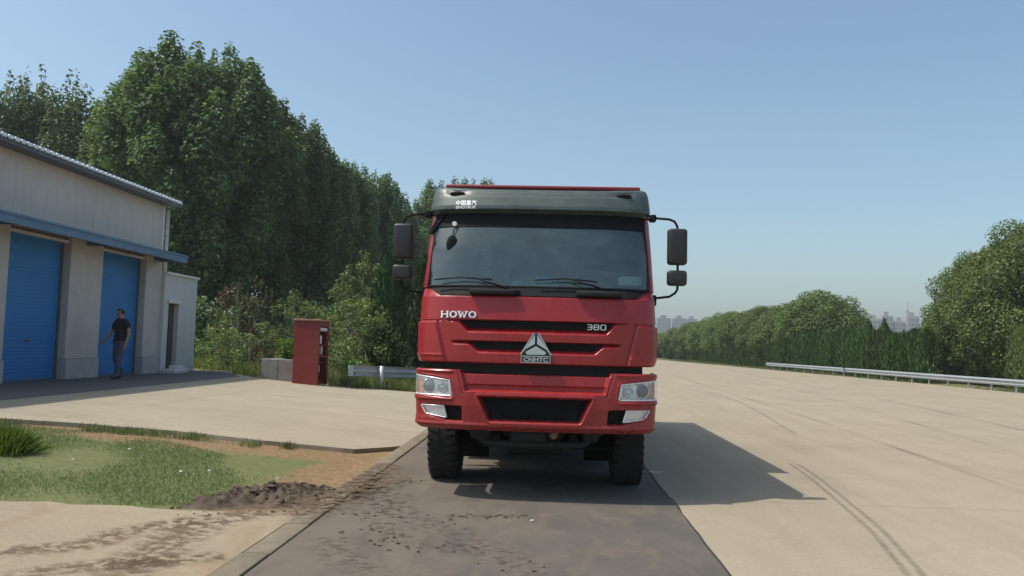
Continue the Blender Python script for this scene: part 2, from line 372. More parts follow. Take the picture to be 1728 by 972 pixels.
bx0 = (-11.42, 20., .5)
wk = thing('workshop_building', 'cream clad workshop with blue roller doors under a long blue canopy', 'building', bx0)
def L(X, Y, Z): return (X+11.42, Y-20, Z-.5)
def lbox(mb, a, b, mat=0): mb.box(L(*a), L(*b), mat)
wl = MB(); Ye = 23.3
lbox(wl, (-11.56, 8, 3.86), (-11.42, Ye, 5.40))                 # upper front wall
lbox(wl, (-22, Ye-.14, .45), (-11.565, Ye, 5.40)); lbox(wl, (-22, 8, .45), (-11.565, 8.14, 5.40)); lbox(wl, (-22, 8.145, .45), (-21.86, Ye-.145, 5.4))
wl.build('wall', M_clad, wk)
pil = [(8.0, 9.2), (11.35, 12.75), (15.1, 16.55), (18.75, 20.15), (22.38, Ye)]
doors = [(9.2, 11.35), (12.75, 15.1), (16.55, 18.75), (20.15, 22.38)]
for a, b_ in pil:
    p = MB(); p.rbox(L(-11.75, a, .98), L(-11.40, b_, 3.855), .012, 2, smooth=False)
    o = p.build('pillar', M_plaster, wk)
    q = MB(); q.rbox(L(-11.75, a-.0, .45), L(-11.355, b_+.0, .975), .012, 2, smooth=False); q.build('plinth', M_plinth, o)
for a, b_ in doors:
    d = MB(); ns = 40; prof = []
    for i in range(ns+1):
        z = .5 + 3.22*i/ns
        prof += [(-11.62, z), (-11.615, z+.012), (-11.615, z+.068)]
    vs = []; prof = [p for p in prof if p[1] < 3.74]
    for X, z in prof: vs += [L(X, a, z), L(X, b_, z)]
    d.add(vs, [(2*i, 2*i+1, 2*i+3, 2*i+2) for i in range(len(prof)-1)])
    o = d.build('roller_door', M_door, wk, fix=False)
    fr = MB(); lbox(fr, (-11.66, a, 3.725), (-11.47, b_, 3.78)); fr.build('frame', M_pale, o)
    hd = MB(); lbox(hd, (-11.66, a, 3.785), (-11.5, b_, 3.855)); hd.build('lintel', M_trim, wk)
    for gy in (a+.03, b_-.03): gr_ = MB(); lbox(gr_, (-11.612, gy-.03, .5), (-11.58, gy+.03, 3.72)); gr_.build('guide_rail', M_trim, o)
    hn = MB(); hn.rbox(L(-11.60, (a+b_)/2-.09, 1.38), L(-11.575, (a+b_)/2+.09, 1.42), .008, 2); hn.build('handle', M_trim, o)
    bt = MB(); lbox(bt, (-11.64, a+.01, .5), (-11.585, b_-.01, .56)); bt.build('bottom_rail', M_blue, o)
# canopy: sloping ribbed sheet with a deep fascia and brackets
c = MB(); nY = 160
top = [[L(X, 8+(23.1-8)*i/nY, Z + (.012 if i % 2 else 0)) for i in range(nY+1)] for X, Z in ((-11.418, 4.02), (-10.62, 3.915))]
c.grid(top); lbox(c, (-10.62, 8, 3.70), (-10.565, 23.1, 3.905)); lbox(c, (-11.40, 8, 3.862), (-10.63, 23.1, 3.885))
lbox(c, (-11.415, 23.045, 3.72), (-10.625, 23.1, 3.88)); lbox(c, (-10.56, 8, 3.865), (-10.54, 23.12, 3.915))
cn = c.build('canopy', M_blue, wk)
for y in (9, 12, 15.8, 19.4, 22.8):
    br = MB(); br.box(L(-11.40, y-.03, 3.74), L(-10.63, y+.03, 3.858)); br.build('bracket', M_blue, cn)
# ribbed roof: low pitch, highlights on the ribs set in as pale blocks along the edge
r = MB(); n = 300; rows = []
for X, Z in ((-22.4, 6.75), (-10.98, 5.50)):
    rows.append([L(X, 7.8+(23.52-7.8)*i/n, Z + .035*max(0, math.sin(i*math.pi/2))) for i in range(n+1)])
rows.append([(p[0]+.004, p[1], p[2]-.03) for p in rows[1]])
r.grid(rows, smooth=False)
for i in range(78): r.rbox(L(-10.99, 7.85+i*.2, 5.462), L(-10.945, 7.985+i*.2, 5.545), .01, 2, 1)
rf = r.build('roof', [M_roofm, simple('rib_highlight', (.78, .80, .82), .35, .3)], wk)
e = MB(); lbox(e, (-11.03, 7.8, 5.385), (-10.99, 23.5, 5.462)); lbox(e, (-11.41, 7.85, 5.40), (-11.035, 23.45, 5.42)); e.build('eaves_board', simple('eaves_grey', (.10, .115, .14), .6), rf)
dp = MB(); dp.tube([L(-11.36, 23.40, 5.3), L(-11.36, 23.40, .55)], .045, 12); dp.build('downpipe', M_pale, wk)
cf = MB(); lbox(cf, (-11.425, Ye-.10, 3.9), (-11.405, Ye+.012, 5.38)); cf.build('corner_trim', M_pale, wk)

an = thing('annex_building', 'small flat roofed white annex with narrow dark doorway beside the workshop', 'building', (-11.3, 24.4, .5))
def LA(X, Y, Z): return (X+11.3, Y-24.4, Z-.5)
a = MB(); 
def abox(mb, p, q): mb.box(LA(*p), LA(*q))
abox(a, (-11.5, 23.305, .45), (-11.3, 23.62, 3.40)); abox(a, (-11.5, 24.28, .45), (-11.3, 25.5, 3.40)); abox(a, (-11.5, 23.62, 2.55), (-11.3, 24.28, 3.40))
abox(a, (-15, 25.36, .45), (-11.505, 25.5, 3.4)); abox(a, (-15.14, 23.31, .45), (-15.005, 25.5, 3.4)); a.build('wall', M_white, an)
a = MB(); abox(a, (-15.2, 23.31, 3.402), (-11.24, 25.55, 3.47)); a.build('roof', M_pale, an)
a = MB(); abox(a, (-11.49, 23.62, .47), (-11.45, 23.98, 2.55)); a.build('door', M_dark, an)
a = MB(); abox(a, (-11.47, 23.99, .47), (-11.44, 24.28, 2.55)); a.build('door_panel', simple('brown_door', (.10, .075, .06), .6), an)
a = MB(); abox(a, (-11.298, 23.52, 2.56), (-11.24, 24.36, 2.66)); a.build('lintel', M_pale, an)
b = MB(); b.rbox((-.2, -.42, 0), (.2, .42, .13), .02); b.rbox((-.16, -.1, .133), (.14, .3, .22), .02)
tag(b.build('doorstep', M_pale, loc=(-10.98, 23.6, .5)), 'white concrete doorstep block lying in front of the annex doorway', 'step')

# ------------------------------------------------------------------ low wall, red cabinet
b = MB(); b.rbox((-.52, -.13, -.1), (-.03, .13, .62), .015, 2, smooth=False); b.rbox((-.02, -.13, -.1), (.62, .13, .61), .015, 2, smooth=False)
b.rbox((-.51, .14, -.1), (-.27, 1.6, .615), .015, 2, smooth=False)
tag(b.build('low_wall', simple('grey_block', (.27, .26, .245), .9, dirt=.2, dscale=4, bmp=.3), loc=(-7.72, 23.2, zls(-7.7)-.02)), 'low grey concrete wall against the red cabinet', 'wall')
M_cab = simple('cabinet_red', (.21, .028, .024), .5, dirt=.15, dscale=3)
cb = thing('equipment_cabinet', 'tall dark red cabinet with open shelved side at the edge of the yard', 'cabinet', (-6.80, 22.55, zls(-6.8)-.03))
b = MB(); b.rbox((-.36, 0, 0), (.36, .04, 1.80), .01, 2, smooth=False); b.box((-.36, .045, 0), (-.32, 1.0, 1.80)); b.box((-.315, .96, 0), (.36, 1.0, 1.80)); b.box((-.315, .045, .02), (.30, .955, .10)); b.build('body', M_cab, cb)
b = MB(); b.rbox((-.39, -.03, 1.802), (.40, 1.03, 1.85), .01, 2, smooth=False); b.build('top', simple('cabinet_top', (.36, .20, .13), .6, dirt=.2), cb)
for z in (.62, 1.12):
    b = MB(); b.box((-.315, .045, z), (.30, .955, z+.03)); b.build('shelf', M_cab, cb)
fr = MB(); fr.box((.31, .045, .1), (.35, .12, 1.8)); fr.box((.31, .88, .1), (.35, .955, 1.8)); fr.box((.31, .125, 1.66), (.35, .875, 1.8)); fr.box((.312, .125, .78), (.348, .875, .83)); fr.build('side_frame', M_cab, cb)
b = MB(); b.box((.315, .14, 1.53), (.355, .8, 1.62)); b.build('nameplate', simple('plate_white', (.7, .7, .68), .5), cb)
b = MB(); b.box((-.31, .2, .1), (.2, .8, 1.66)); b.build('inner_panel', M_dark, cb)
for z0, z1, y0, y1 in ((1.16, 1.40, .35, .5), (.85, 1.1, .55, .62), (.36, .55, .25, .4)):
    b = MB(); b.rbox((.21, y0, z0), (.3, y1, z1), .02); b.build('bottle', simple('pale_plastic', (.62, .64, .63), .5), cb)

# ------------------------------------------------------------------ guardrails
M_galv = simple('galvanised_steel', (.40, .42, .43), .42, .35, dirt=.12, dscale=5)
WB = [(.0, .155), (.012, .150), (.035, .115), (.075, .09), (.075, .065), (.02, .03), (.0, .0), (.02, -.03), (.075, -.065), (.075, -.09), (.035, -.115), (.012, -.15), (.0, -.155)]
def guardrail(p0, p1, label, zt, side, spacing=2., ends=(1, 1), off=.15):
    d = Vector((p1[0]-p0[0], p1[1]-p0[1], 0)); Lh = d.length; d.normalize(); nrm = Vector((-d.y, d.x, 0))*side
    z0 = zls(p0[0]); z1 = zls(p1[0])
    t = thing('guardrail', label, 'guardrail', (p0[0], p0[1], z0), 0, None)
    b = MB(); nn = max(2, int(Lh/1.))
    rows = [[(d*(Lh*i/nn)) + nrm*q + Vector((0, 0, zt+h+(z1-z0)*i/nn)) for q, h in WB] for i in range(nn+1)]
    b.grid(rows); rows2 = [[p-nrm*.006 for p in r_] for r_ in rows]; b.grid(rows2, flip=True)
    b.build('rail', M_galv, t, fix=False)
    for en, i in zip(ends, (0, nn)):
        if not en: continue
        b = MB(); c = d*(Lh*i/nn) + Vector((0, 0, zt+(z1-z0)*i/nn)); s = -1 if i == 0 else 1; vs = []
        for q in range(9):
            an_ = -math.pi/2+math.pi*q/8
            for h in (-.155, .155): vs.append(c + d*s*.12*math.cos(an_) + nrm*(.04+.075*math.sin(an_)) + Vector((0, 0, h)))
        b.add(vs, [(2*q, 2*q+1, 2*q+3, 2*q+2) for q in range(8)], 0, True); b.build('end_terminal', M_galv, t, fix=False)
    for i in range(int(Lh/spacing)+1):
        c = d*min(Lh-.15, off+i*spacing) - nrm*.11; zz = (z1-z0)*min(1, i*spacing/Lh)
        b = MB(); b.tube([c+Vector((0,0,zz-.3)), c+Vector((0,0,zz+zt+.12))], .057, 12)
        po = b.build('post', M_galv, t)
        b = MB(); q = c+nrm*.085+Vector((0,0,zz+zt)); b.tube([q-nrm*.03, q+nrm*.045], .05, 8); b.build('spacer', M_galv, po)
    return t
guardrail((-5.55, 22.9), (-2.9, 27.5), 'short pale steel guardrail on the grass by the cypresses', .50, 1, 2.4, (1, 0), 1.1)
guardrail((21.35, 36.4), (20.60, 57.95), 'long galvanised guardrail with many posts below the big round tree', .46, 1, 2.)
guardrail((20.585, 58.35), (19.85, 75.8), 'shorter galvanised guardrail running on toward the far hedge end', .46, 1, 2.)

# ------------------------------------------------------------------ foliage
def leaf_mat(name, stops, trans=.25, gloss=.3, rough_=.5):
    m = bpy.data.materials.new(name); m.use_nodes = True; nt = m.node_tree; nt.nodes.remove(nt.nodes['Principled BSDF'])
    g = nt.nodes.new('ShaderNodeNewGeometry'); col = ramp(nt, g.outputs['Random Per Island'], stops)
    oi = nt.nodes.new('ShaderNodeObjectInfo')
    hs = nt.nodes.new('ShaderNodeHueSaturation'); nt.links.new(col, hs.inputs['Color'])
    nt.links.new(math_(nt, 'ADD', math_(nt, 'MULTIPLY', oi.outputs['Random'], .4), .82), hs.inputs['Value'])
    nt.links.new(math_(nt, 'ADD', math_(nt, 'MULTIPLY', oi.outputs['Random'], .03), .485), hs.inputs['Hue'])
    df = nd(nt, 'ShaderNodeBsdfPrincipled'); df.inputs['Roughness'].default_value = rough_; df.inputs['Specular IOR Level'].default_value = gloss
    nt.links.new(hs.outputs[0], df.inputs['Base Color'])
    tr = nt.nodes.new('ShaderNodeBsdfTranslucent'); mx = nt.nodes.new('ShaderNodeMixShader'); mx.inputs[0].default_value = trans
    nt.links.new(mixc(nt, 1., hs.outputs[0], (1.15, 1.2, .6), 'MULTIPLY'), tr.inputs[0])
    nt.links.new(df.outputs[0], mx.inputs[1]); nt.links.new(tr.outputs[0], mx.inputs[2])
    nt.links.new(mx.outputs[0], nt.nodes['Material Output'].inputs[0]); return m
M_poplar = leaf_mat('poplar_leaf', [(0, (.058, .100, .040)), (.6, (.105, .170, .064)), (.9, (.165, .235, .090)), (1, (.25, .31, .14))], .36)
M_camphor = leaf_mat('camphor_leaf', [(0, (.065, .110, .036)), (.55, (.125, .185, .055)), (.9, (.20, .265, .08)), (1, (.28, .34, .12))], .3)
M_cypress = leaf_mat('cypress_spray', [(0, (.028, .062, .018)), (.6, (.050, .100, .026)), (1, (.095, .160, .040))], .16, .15, .7)
M_darkcyp = leaf_mat('dark_cypress_spray', [(0, (.014, .034, .012)), (.7, (.026, .056, .017)), (1, (.060, .105, .026))], .1, .15, .7)
M_shrub = leaf_mat('shrub_leaf', [(0, (.095, .140, .05)), (.6, (.175, .235, .085)), (.92, (.27, .32, .14)), (1, (.38, .41, .23))], .35)
M_bright = leaf_mat('bright_leaf', [(0, (.08, .145, .025)), (.6, (.14, .23, .045)), (1, (.23, .31, .08))], .38)
M_russet = leaf_mat('russet_leaf', [(0, (.05, .05, .028)), (.6, (.10, .085, .045)), (1, (.20, .15, .08))], .25)
M_bark = simple('bark', (.20, .175, .14), .95, dirt=.35, dscale=7, bmp=.6)

def leaf_quads(C_, N_, size, rg, aspect=.62, fold=0):
    n = len(C_); a = rg.normal(size=(n, 3)); u = np.cross(a, N_); u /= np.linalg.norm(u, axis=1, keepdims=True)+1e-9
    v = np.cross(N_, u); v /= np.linalg.norm(v, axis=1, keepdims=True)+1e-9
    s = (size*(.65+.7*rg.random(n)))[:, None] if np.isscalar(size) else size[:, None]
    bend = N_*s*.18
    V = np.stack([C_-u*s*.5, C_-v*s*aspect*.5+bend, C_+u*s*.5, C_+v*s*aspect*.5+bend], 1).reshape(-1, 3)
    return V, np.arange(4*n).reshape(n, 4)
def unit(a): return a/(np.linalg.norm(a, axis=1, keepdims=True)+1e-9)
def blob_leaves(blobs, per_m2, size, rg, shell=.5, upbias=.35):
    Cs, Ns = [], []
    for cx, cy_, cz, rx, ry, rz in blobs:
        area = 4*math.pi*((rx*ry)**1.6/3+(rx*rz)**1.6/3+(ry*rz)**1.6/3)**(1/1.6)
        n = max(12, int(area*per_m2)); d = unit(rg.normal(size=(n, 3)))
        rr = shell+(1.08-shell)*rg.random(n)**.6
        Cs.append(np.array([cx, cy_, cz])+d*rr[:, None]*np.array([rx, ry, rz]))
        Ns.append(unit(d*1.15+rg.normal(size=(n, 3))*.5+np.array([0, 0, upbias])))
    return np.concatenate(Cs), np.concatenate(Ns)
def limb(mb, p, q, r0, r1, rg, sag=.0, n=6):
    p = np.array(p, float); q = np.array(q, float); pts = []
    for i in range(n+1):
        t = i/n; a = p+(q-p)*t; a[2] += sag*math.sin(math.pi*t)*np.linalg.norm(q-p); a[:2] += rg.normal(size=2)*.03*np.linalg.norm(q-p)*(0 < i < n); pts.append(a)
    mb.tube(pts, [r0+(r1-r0)*i/n for i in range(n+1)], 7)

def poplar(name, label, H, R, seed, loc, per=22, size=.24, base=.14, group=None, leaders=20, limbs=60, mat=None, lean=(0, 0), dome=.22):
    rg = np.random.default_rng(seed); t = thing(name, label, 'tree', loc, 0, group); b = MB(); blobs = []
    b.tube([(0, 0, -.4), (.05, 0, H*.25), (lean[0]*.3, .1, H*.5), (lean[0]*.6, lean[1]*.5, H*.75), (lean[0], lean[1], H*.93)], [.30, .25, .19, .12, .04], 10)
    for i in range(limbs):                                       # limbs sweep upward; each ends in a tall tuft
        f = base+(1-base)*((i+.5)/limbs)**.9*.84; an_ = i*2.399+rg.normal()*.35
        prof = min(1, .60+1.5*(f-base))*max(.12, (1-((f-.05)/1.03)**4))
        rr = R*prof*(.62+.46*rg.random())
        z1 = min(H*f + rr*(.55+.5*rg.random()), H*(.96-dome*(rr/R)**2.2)); p0 = (lean[0]*f, lean[1]*f, H*f*.90); p1 = (math.cos(an_)*rr+lean[0]*f, math.sin(an_)*rr+lean[1]*f, z1)
        limb(b, p0, p1, .09*(1-f)+.030, .016, rg, -.08)
        s = (.42+R*.09)*(.75+.5*rg.random()); rz = s*(1.1+.5*rg.random())
        blobs.append((*p1, s, s, rz)); blobs.append((p1[0]*1.02, p1[1]*1.02, p1[2]+rz*.95, s*.5, s*.5, rz*.62))
        m = .60+.12*rg.random(); blobs.append(tuple(p0[k]+(p1[k]-p0[k])*m for k in range(3))+(s*1.05, s*1.05, s*1.3))
    for i in range(leaders):                                     # leaders: narrow spires along the top of the crown
        an_ = i*2.399+rg.normal()*.4; rr = R*.92*math.sqrt((i+.5)/leaders); h = 1.0+1.0*rg.random(); z = H - dome*H*(rr/R)**2.2 - rg.random()*.9*(i > 1)
        x, y = lean[0]+math.cos(an_)*rr, lean[1]+math.sin(an_)*rr
        limb(b, (x*.55, y*.55, z-3.4), (x, y, z-.1), .03, .008, rg)
        for q in range(5): blobs.append((x+rg.normal()*.07, y+rg.normal()*.07, z-.25-h*q*.42, .15+.13*q+.06*rg.random(), .15+.13*q+.06*rg.random(), h*.34))
    b.build('trunk', M_bark, t)
    C_, N_ = blob_leaves(blobs, per, size, rg, .5, .9); V, F = leaf_quads(C_, N_, size, rg, .72)
    np_mesh('crown', V, F, mat or M_poplar, t); return t

pz = .42; pg = 'poplars behind the workshop'
PA = poplar('poplar_tree', 'tallest and broadest poplar, its rounded head above the end of the workshop roof', 18.2, 4.7, 11, (-20.2, 45, pz), 24, .25, leaders=46, limbs=120, group=pg, dome=.27)
PB = poplar('poplar_tree', 'dark poplar with rounded top on the falling side of the tallest poplars', 17.2, 3.6, 12, (-18.4, 48.5, pz), 24, .25, leaders=34, limbs=90, group=pg, dome=.25)
PC = poplar('poplar_tree', 'thin hazy poplar seen over the workshop roof, outermost of the row', 18.0, 1.75, 13, (-35.4, 50, pz), 13, .23, leaders=9, limbs=40, group=pg)
for src, x, y, H, k, rz, lab in [
 (PC, -34.2, 51.2, 19.0, 1.05, 1.0, 'thin poplar with the highest tip over the middle of the roof slope'),
 (PC, -33.2, 54, 17.9, .95, 2.2, 'thin poplar in the notch beside the highest thin tip'),
 (PC, -31.0, 50, 18.2, 1.05, 3.4, 'thin see-through poplar with twin tips over the lower roof slope'),
 (PC, -30.0, 53, 16.6, 1.0, 4.6, 'lowest thin poplar where sky shows through above the roof edge'),
 (PC, -27.9, 49, 15.6, 1.0, 5.2, 'slim poplar in the dip just before the dense tall poplars'),
 (PB, -23.9, 46.5, 17.6, .9, 2.1, 'dense poplar with tufted top at the outer flank of the tallest broad one'),
 (PB, -22.6, 50, 18.4, .9, 3.9, 'poplar standing close behind the tallest broad one'),
 (PB, -17.6, 53.5, 17.2, .85, 5.1, 'poplar shoulder above the russet shrub'),
 (PB, -16.2, 55, 15.6, .75, .9, 'lower poplar stepping down over the pale shrub'),
 (PB, -15.4, 59, 15.3, .75, 3.3, 'poplar whose tip comes next below the lower stepped one'),
 (PB, -14.6, 65, 16.0, .80, 5.6, 'poplar with rounded top where the outline drops toward the truck'),
 (PB, -14.5, 72.5, 15.2, .78, .2, 'poplar with short top next before the truck mirror'),
 (PC, -14.0, 80, 13.8, 1.3, .4, 'slender poplar just outside the truck mirror'),
 (PB, -12.7, 92, 20.7, 1.0, 1.9, 'far poplar peeping over the truck roof beside its grey visor'),
 (PB, -9.4, 97, 22.0, 1.1, 3.9, 'far poplar whose tips show above the middle of the truck roof')]:
    h0 = {PA: 18.2, PB: 17.2, PC: 18.0}[src]; dup(src, (x, y, pz), rz, (k, k, (H-(1.15 if src is not PC else .1))/h0), lab, pg)
PA.scale = (1, 1, .968); PB.scale = (.9, .9, .935)

def clump_tree(name, label, H, R, seed, loc, mat, per=46, size=.16, nb=110, z0=.12, group=None, cat='tree', flat=1., trunk=.22):
    """rounded broadleaf: leaf clumps spread over and through a dome"""
    rg = np.random.default_rng(seed); t = thing(name, label, cat, loc, 0, group); b = MB(); blobs = []
    b.tube([(0, 0, -.3), (.05, .03, H*.25), (-.05, .05, H*.55)], [trunk, trunk*.75, trunk*.35], 9)
    for i in range(nb):
        u = (i+.5)/nb; ph = i*2.399963+rg.normal()*.12; el = math.asin(-.97+1.97*u)
        k = .80+.25*rg.random(); hz = H*(1-z0)/2; x = math.cos(ph)*math.cos(el)*R*k; y = math.sin(ph)*math.cos(el)*R*k; z = H*z0+hz+math.sin(el)*hz*k*flat
        s = R*(.17+.09*rg.random()); blobs.append((x, y, z, s*1.1, s*1.1, s*.85))
        if i % 5 == 0: limb(b, (0, 0, H*(.2+.35*u)), (x*.9, y*.9, z-.1), trunk*.3, .015, rg, .05)
    for i in range(nb//3):
        d = rg.normal(size=3); d /= np.linalg.norm(d); k = .55*rg.random()**.4
        blobs.append((d[0]*R*k, d[1]*R*k, H*(z0+(1-z0)*.5)+d[2]*H*.4*k, R*.24, R*.24, R*.22))
    b.build('trunk', M_bark, t)
    C_, N_ = blob_leaves(blobs, per, size, rg, .5, .5); V, F = leaf_quads(C_, N_, size, rg, .6)
    np_mesh('crown', V, F, mat, t); return t
gp = 'clipped round trees along the far side of the road'
C1 = clump_tree('camphor_tree', 'largest round tree with bright clumps at the near end of the road row', 8.7, 4.3, 21, (27.4, 45.5, 0), M_camphor, 62, .17, 150, .02, gp)
C2 = clump_tree('camphor_tree', 'broad round tree with domed top behind the hedge of cypress', 7.1, 3.7, 22, (25.4, 78, 0), M_camphor, 40, .2, 110, .02, gp)
for src, loc, rz, sc, lab in [
 (C1, (27.2, 49.8, 0), 2.0, (.82, .82, .92), 'round tree tucked against the largest one, falling away toward the hedge'),
 (C2, (26.3, 53.2, 0), 1.1, (.62, .62, .80), 'low round tree ending the near clump beside the cypress hedge'),
 (C1, (30.5, 52, 0), 4.0, .95, 'round tree standing behind the largest one'),
 (C2, (24.3, 84.5, 0), 2.2, (.95, .95, .86), 'round tree merging with the domed tree on its far side'),
 (C1, (24.6, 92, 0), .7, (.78, .78, .73), 'third round tree beyond the domed one, level topped'),
 (C2, (24.4, 100, 0), 3.4, (1., 1., .90), 'round tree above the far end of the guardrail'),
 (C1, (24.2, 109, 0), 5.0, (.85, .85, .74), 'mid distance round tree with slightly raised crown'),
 (C2, (23.9, 118, 0), .2, (1.1, 1.1, .86), 'hazy round tree past the mid distance one'),
 (C1, (23.7, 128, 0), 1.8, (.95, .95, .67), 'hazy round tree where the row starts to drop low'),
 (C2, (23.4, 140, 0), 4.4, (1.2, 1.2, .74), 'low hazy round tree under the far city blocks'),
 (C1, (22.8, 153, 0), 2.9, (1., 1., .54), 'lower hazy round tree near the truck mirror foot'),
 (C2, (22.6, 168, 0), 5.5, (1.3, 1.3, .62), 'last but one hazy tree of the row by the truck side'),
 (C2, (22.4, 186, 0), 1.5, (1.3, 1.3, .54), 'farthest hazy tree of the row against the truck side')]:
    dup(src, loc, rz, sc, lab, gp)

def cypress(name, label, H, R, seed, loc, per=150, size=.15, group=None, taper=1.6, mat=None):
    rg = np.random.default_rng(seed); t = thing(name, label, 'cypress', loc, 0, group)
    b = MB(); b.tube([(0, 0, -.2), (0, 0, H*.8)], [.07, .02], 8); b.build('trunk', M_bark, t)
    n = int(per*H*R*4); z = rg.random(n)**.95*H; pr = R*np.clip(1-(z/H)**3.2, .03, 1)**(1/taper)*np.clip(.8+z/H*2, .8, 1)
    ph = rg.random(n)*6.283; fl = 1+.16*np.sin(ph*7+rg.normal(size=n)*.3)+.08*np.sin(ph*3+z*2)
    k = .55+.5*rg.random(n)**.6; C_ = np.stack([np.cos(ph)*pr*fl*k, np.sin(ph)*pr*fl*k, z+.05], 1)
    N_ = unit(np.stack([np.cos(ph), np.sin(ph), rg.normal(size=n)*.25], 1)+rg.normal(size=(n, 3))*.35)
    up = unit(np.stack([np.cos(ph)*.22, np.sin(ph)*.22, np.ones(n)], 1)+rg.normal(size=(n, 3))*.14); s = (size*(.6+.8*rg.random(n)))[:, None]
    v = unit(np.cross(N_, up)); V = np.stack([C_-up*s*.6, C_-v*s*.24, C_+up*s, C_+v*s*.24], 1).reshape(-1, 3)
    np_mesh('crown', V, np.arange(4*n).reshape(n, 4), mat or M_cypress, t); return t
hg = 'cypresses of the roadside hedge'
K1 = cypress('cypress_tree', 'narrow dark cypress in the clipped roadside hedge', 3.1, .62, 31, (22.6, 50.5, 0), 170, .17, hg, 3.5)
K2 = cypress('cypress_tree', 'narrow dark cypress in the clipped roadside hedge', 3.15, .58, 32, (22.6, 51.6, 0), 170, .17, hg, 3.0)
rr = random.Random(3); y = 52.7; i = 0
while y < 190:
    x = 22.6-.012*(y-50)*1.0 - (.5 if y > 76 else 0); s = 1 if y < 79 else .80 if y < 120 else .7
    dup((K1, K2)[i % 2], (x+rr.uniform(-.1, .1), y, -.05), rr.uniform(0, 6.28), (1, 1, s*rr.uniform(.94, 1.06)), None, hg); i += 1
    y += .95 if y < 80 else 1.5
for (x, y, s), lab in (((27.6, 72, (1.5, 1.5, 1.42)), 'pointed dark conifer tip standing over the hedge gap, nearer the domed tree'), ((28.1, 70, (1.3, 1.3, 1.46)), 'pointed dark conifer tip over the hedge gap, nearer the mast')):
    if 'K3' not in globals():
        K3 = cypress('conifer_tree', lab, 3.0, .75, 35, (x, y, 0), 90, .2, None, .75); K3.scale = s
    else: dup(K3, (x, y, 0), 1, s, lab)
cypress('cypress_tree', 'bright green cypress at the near end of the guardrail beside the largest round tree', 3.0, .8, 36, (22.15, 39.2, 0), 200, .12, None, 2.2, M_camphor)
cypress('cypress_tree', 'tall dark columnar cypress behind the short guardrail, next to the truck', 4.2, .66, 37, (-5.25, 26.8, zls(-5)), 420, .13, None, 2.8, M_darkcyp)
cypress('cypress_tree', 'second columnar cypress half hidden by the truck cab', 4.4, .55, 38, (-4.3, 28.4, zls(-4.4)), 420, .13, None, 2.6, M_darkcyp)

def shrub(name, label, H, R, seed, loc, mat, per=60, size=.11, nb=34, loose=1., group=None, cat='shrub', stems=6):
    rg = np.random.default_rng(seed); t = thing(name, label, cat, loc, 0, group); b = MB(); blobs = []
    tips = []
    for i in range(nb):
        an_ = i*2.399; u = rg.random(); rr_ = R*math.sqrt(rg.random()); z = H*(.12+.86*u)*(1-.25*(rr_/R)**2)
        s = R*(.16+.12*rg.random())*(1.1-.4*u)/loose**.5; blobs.append((math.cos(an_)*rr_*(1-.35*u), math.sin(an_)*rr_*(1-.35*u), z, s*1.1, s*1.1, s)); tips.append(blobs[-1][:3])
    for i in range(max(stems, 3)):
        p = tips[int(rg.integers(len(tips)))]; limb(b, (rg.normal()*.1, rg.normal()*.1, -.1), p, .03, .008, rg, .05)
    b.build('stem', M_bark, t)
    C_, N_ = blob_leaves(blobs, per, size, rg, .35, .4); V, F = leaf_quads(C_, N_, size, rg, .55)
    np_mesh('foliage', V, F, mat, t); return t
def at_s(x): return zls(x)-.03
shrub('flowering_shrub', 'tall loose pale green shrub rising behind the red cabinet', 4.6, 1.35, 41, (-6.9, 29, at_s(-6.9)), M_shrub, 75, .13, 70, 1.3, stems=14)
shrub('flowering_shrub', 'wide pale green shrub between the red cabinet and the dark cypress', 3.3, 1.3, 42, (-5.9, 26.6, at_s(-5.9)), M_shrub, 85, .12, 60, 1.1, stems=10)
shrub('russet_shrub', 'loose russet brown shrub in front of the dark poplars', 3.5, 1.55, 43, (-11.4, 30, at_s(-11)), M_russet, 60, .13, 46, 1.6, stems=14)
shrub('flowering_shrub', 'dark green bushy shrub behind the low grey wall', 3.0, 1.3, 44, (-9.2, 29.5, at_s(-9)), M_shrub, 60, .12, 46, 1.2, stems=9)
shrub('bright_bush', 'bright green bush leaning on the low grey wall and cabinet', 1.55, .85, 45, (-7.75, 24.8, at_s(-7.7)), M_bright, 170, .09, 40)
shrub('bright_bush', 'small bright leafy bush at the open side of the red cabinet', .85, .5, 46, (-5.75, 23.4, at_s(-5.8)), M_bright, 200, .09, 22)
shrub('sapling', 'slim sapling with sparse round crown before the russet shrub', 2.2, .8, 47, (-9.75, 25.8, at_s(-9.7)), M_shrub, 80, .11, 22, 1.4, cat='tree', stems=4)
shrub('weedy_shrub', 'low olive shrub in the corner beside the white annex', 1.7, .95, 48, (-11.05, 27.3, at_s(-11)), M_shrub, 90, .10, 30)
shrub('weedy_shrub', 'low mixed shrub between annex and sapling', 1.4, .8, 49, (-10.2, 28.2, at_s(-10.2)), M_russet, 90, .10, 26)
shrub('flowering_shrub', 'half shaded shrub behind the pale shrubs, under the row of poplars', 3.2, 1.7, 50, (-8.2, 33, at_s(-8.2)), M_shrub, 50, .14, 46, 1.1)
shrub('flowering_shrub', 'shaded green shrub low under the poplars behind the russet one', 3.0, 1.8, 51, (-13.5, 35, at_s(-13)), M_poplar, 45, .15, 46, 1.1)

# dense undergrowth in the shade of the poplars: one mass
rg = np.random.default_rng(77); bl = []
for i in range(330):
    x = rg.uniform(-42, -6.5); y = rg.uniform(38, 62)+max(0, (x+16)*1.6); s = rg.uniform(.7, 1.5); bl.append((x, y, .45+rg.uniform(.2, 2.6), s, s, s*.9))
C_, N_ = blob_leaves(bl, 16, .26, rg); V, F = leaf_quads(C_, N_, .26, rg)
tag(np_mesh('undergrowth', V, F, M_poplar), 'dense dark undergrowth filling the ground beneath the poplars', 'undergrowth', None, 'stuff')

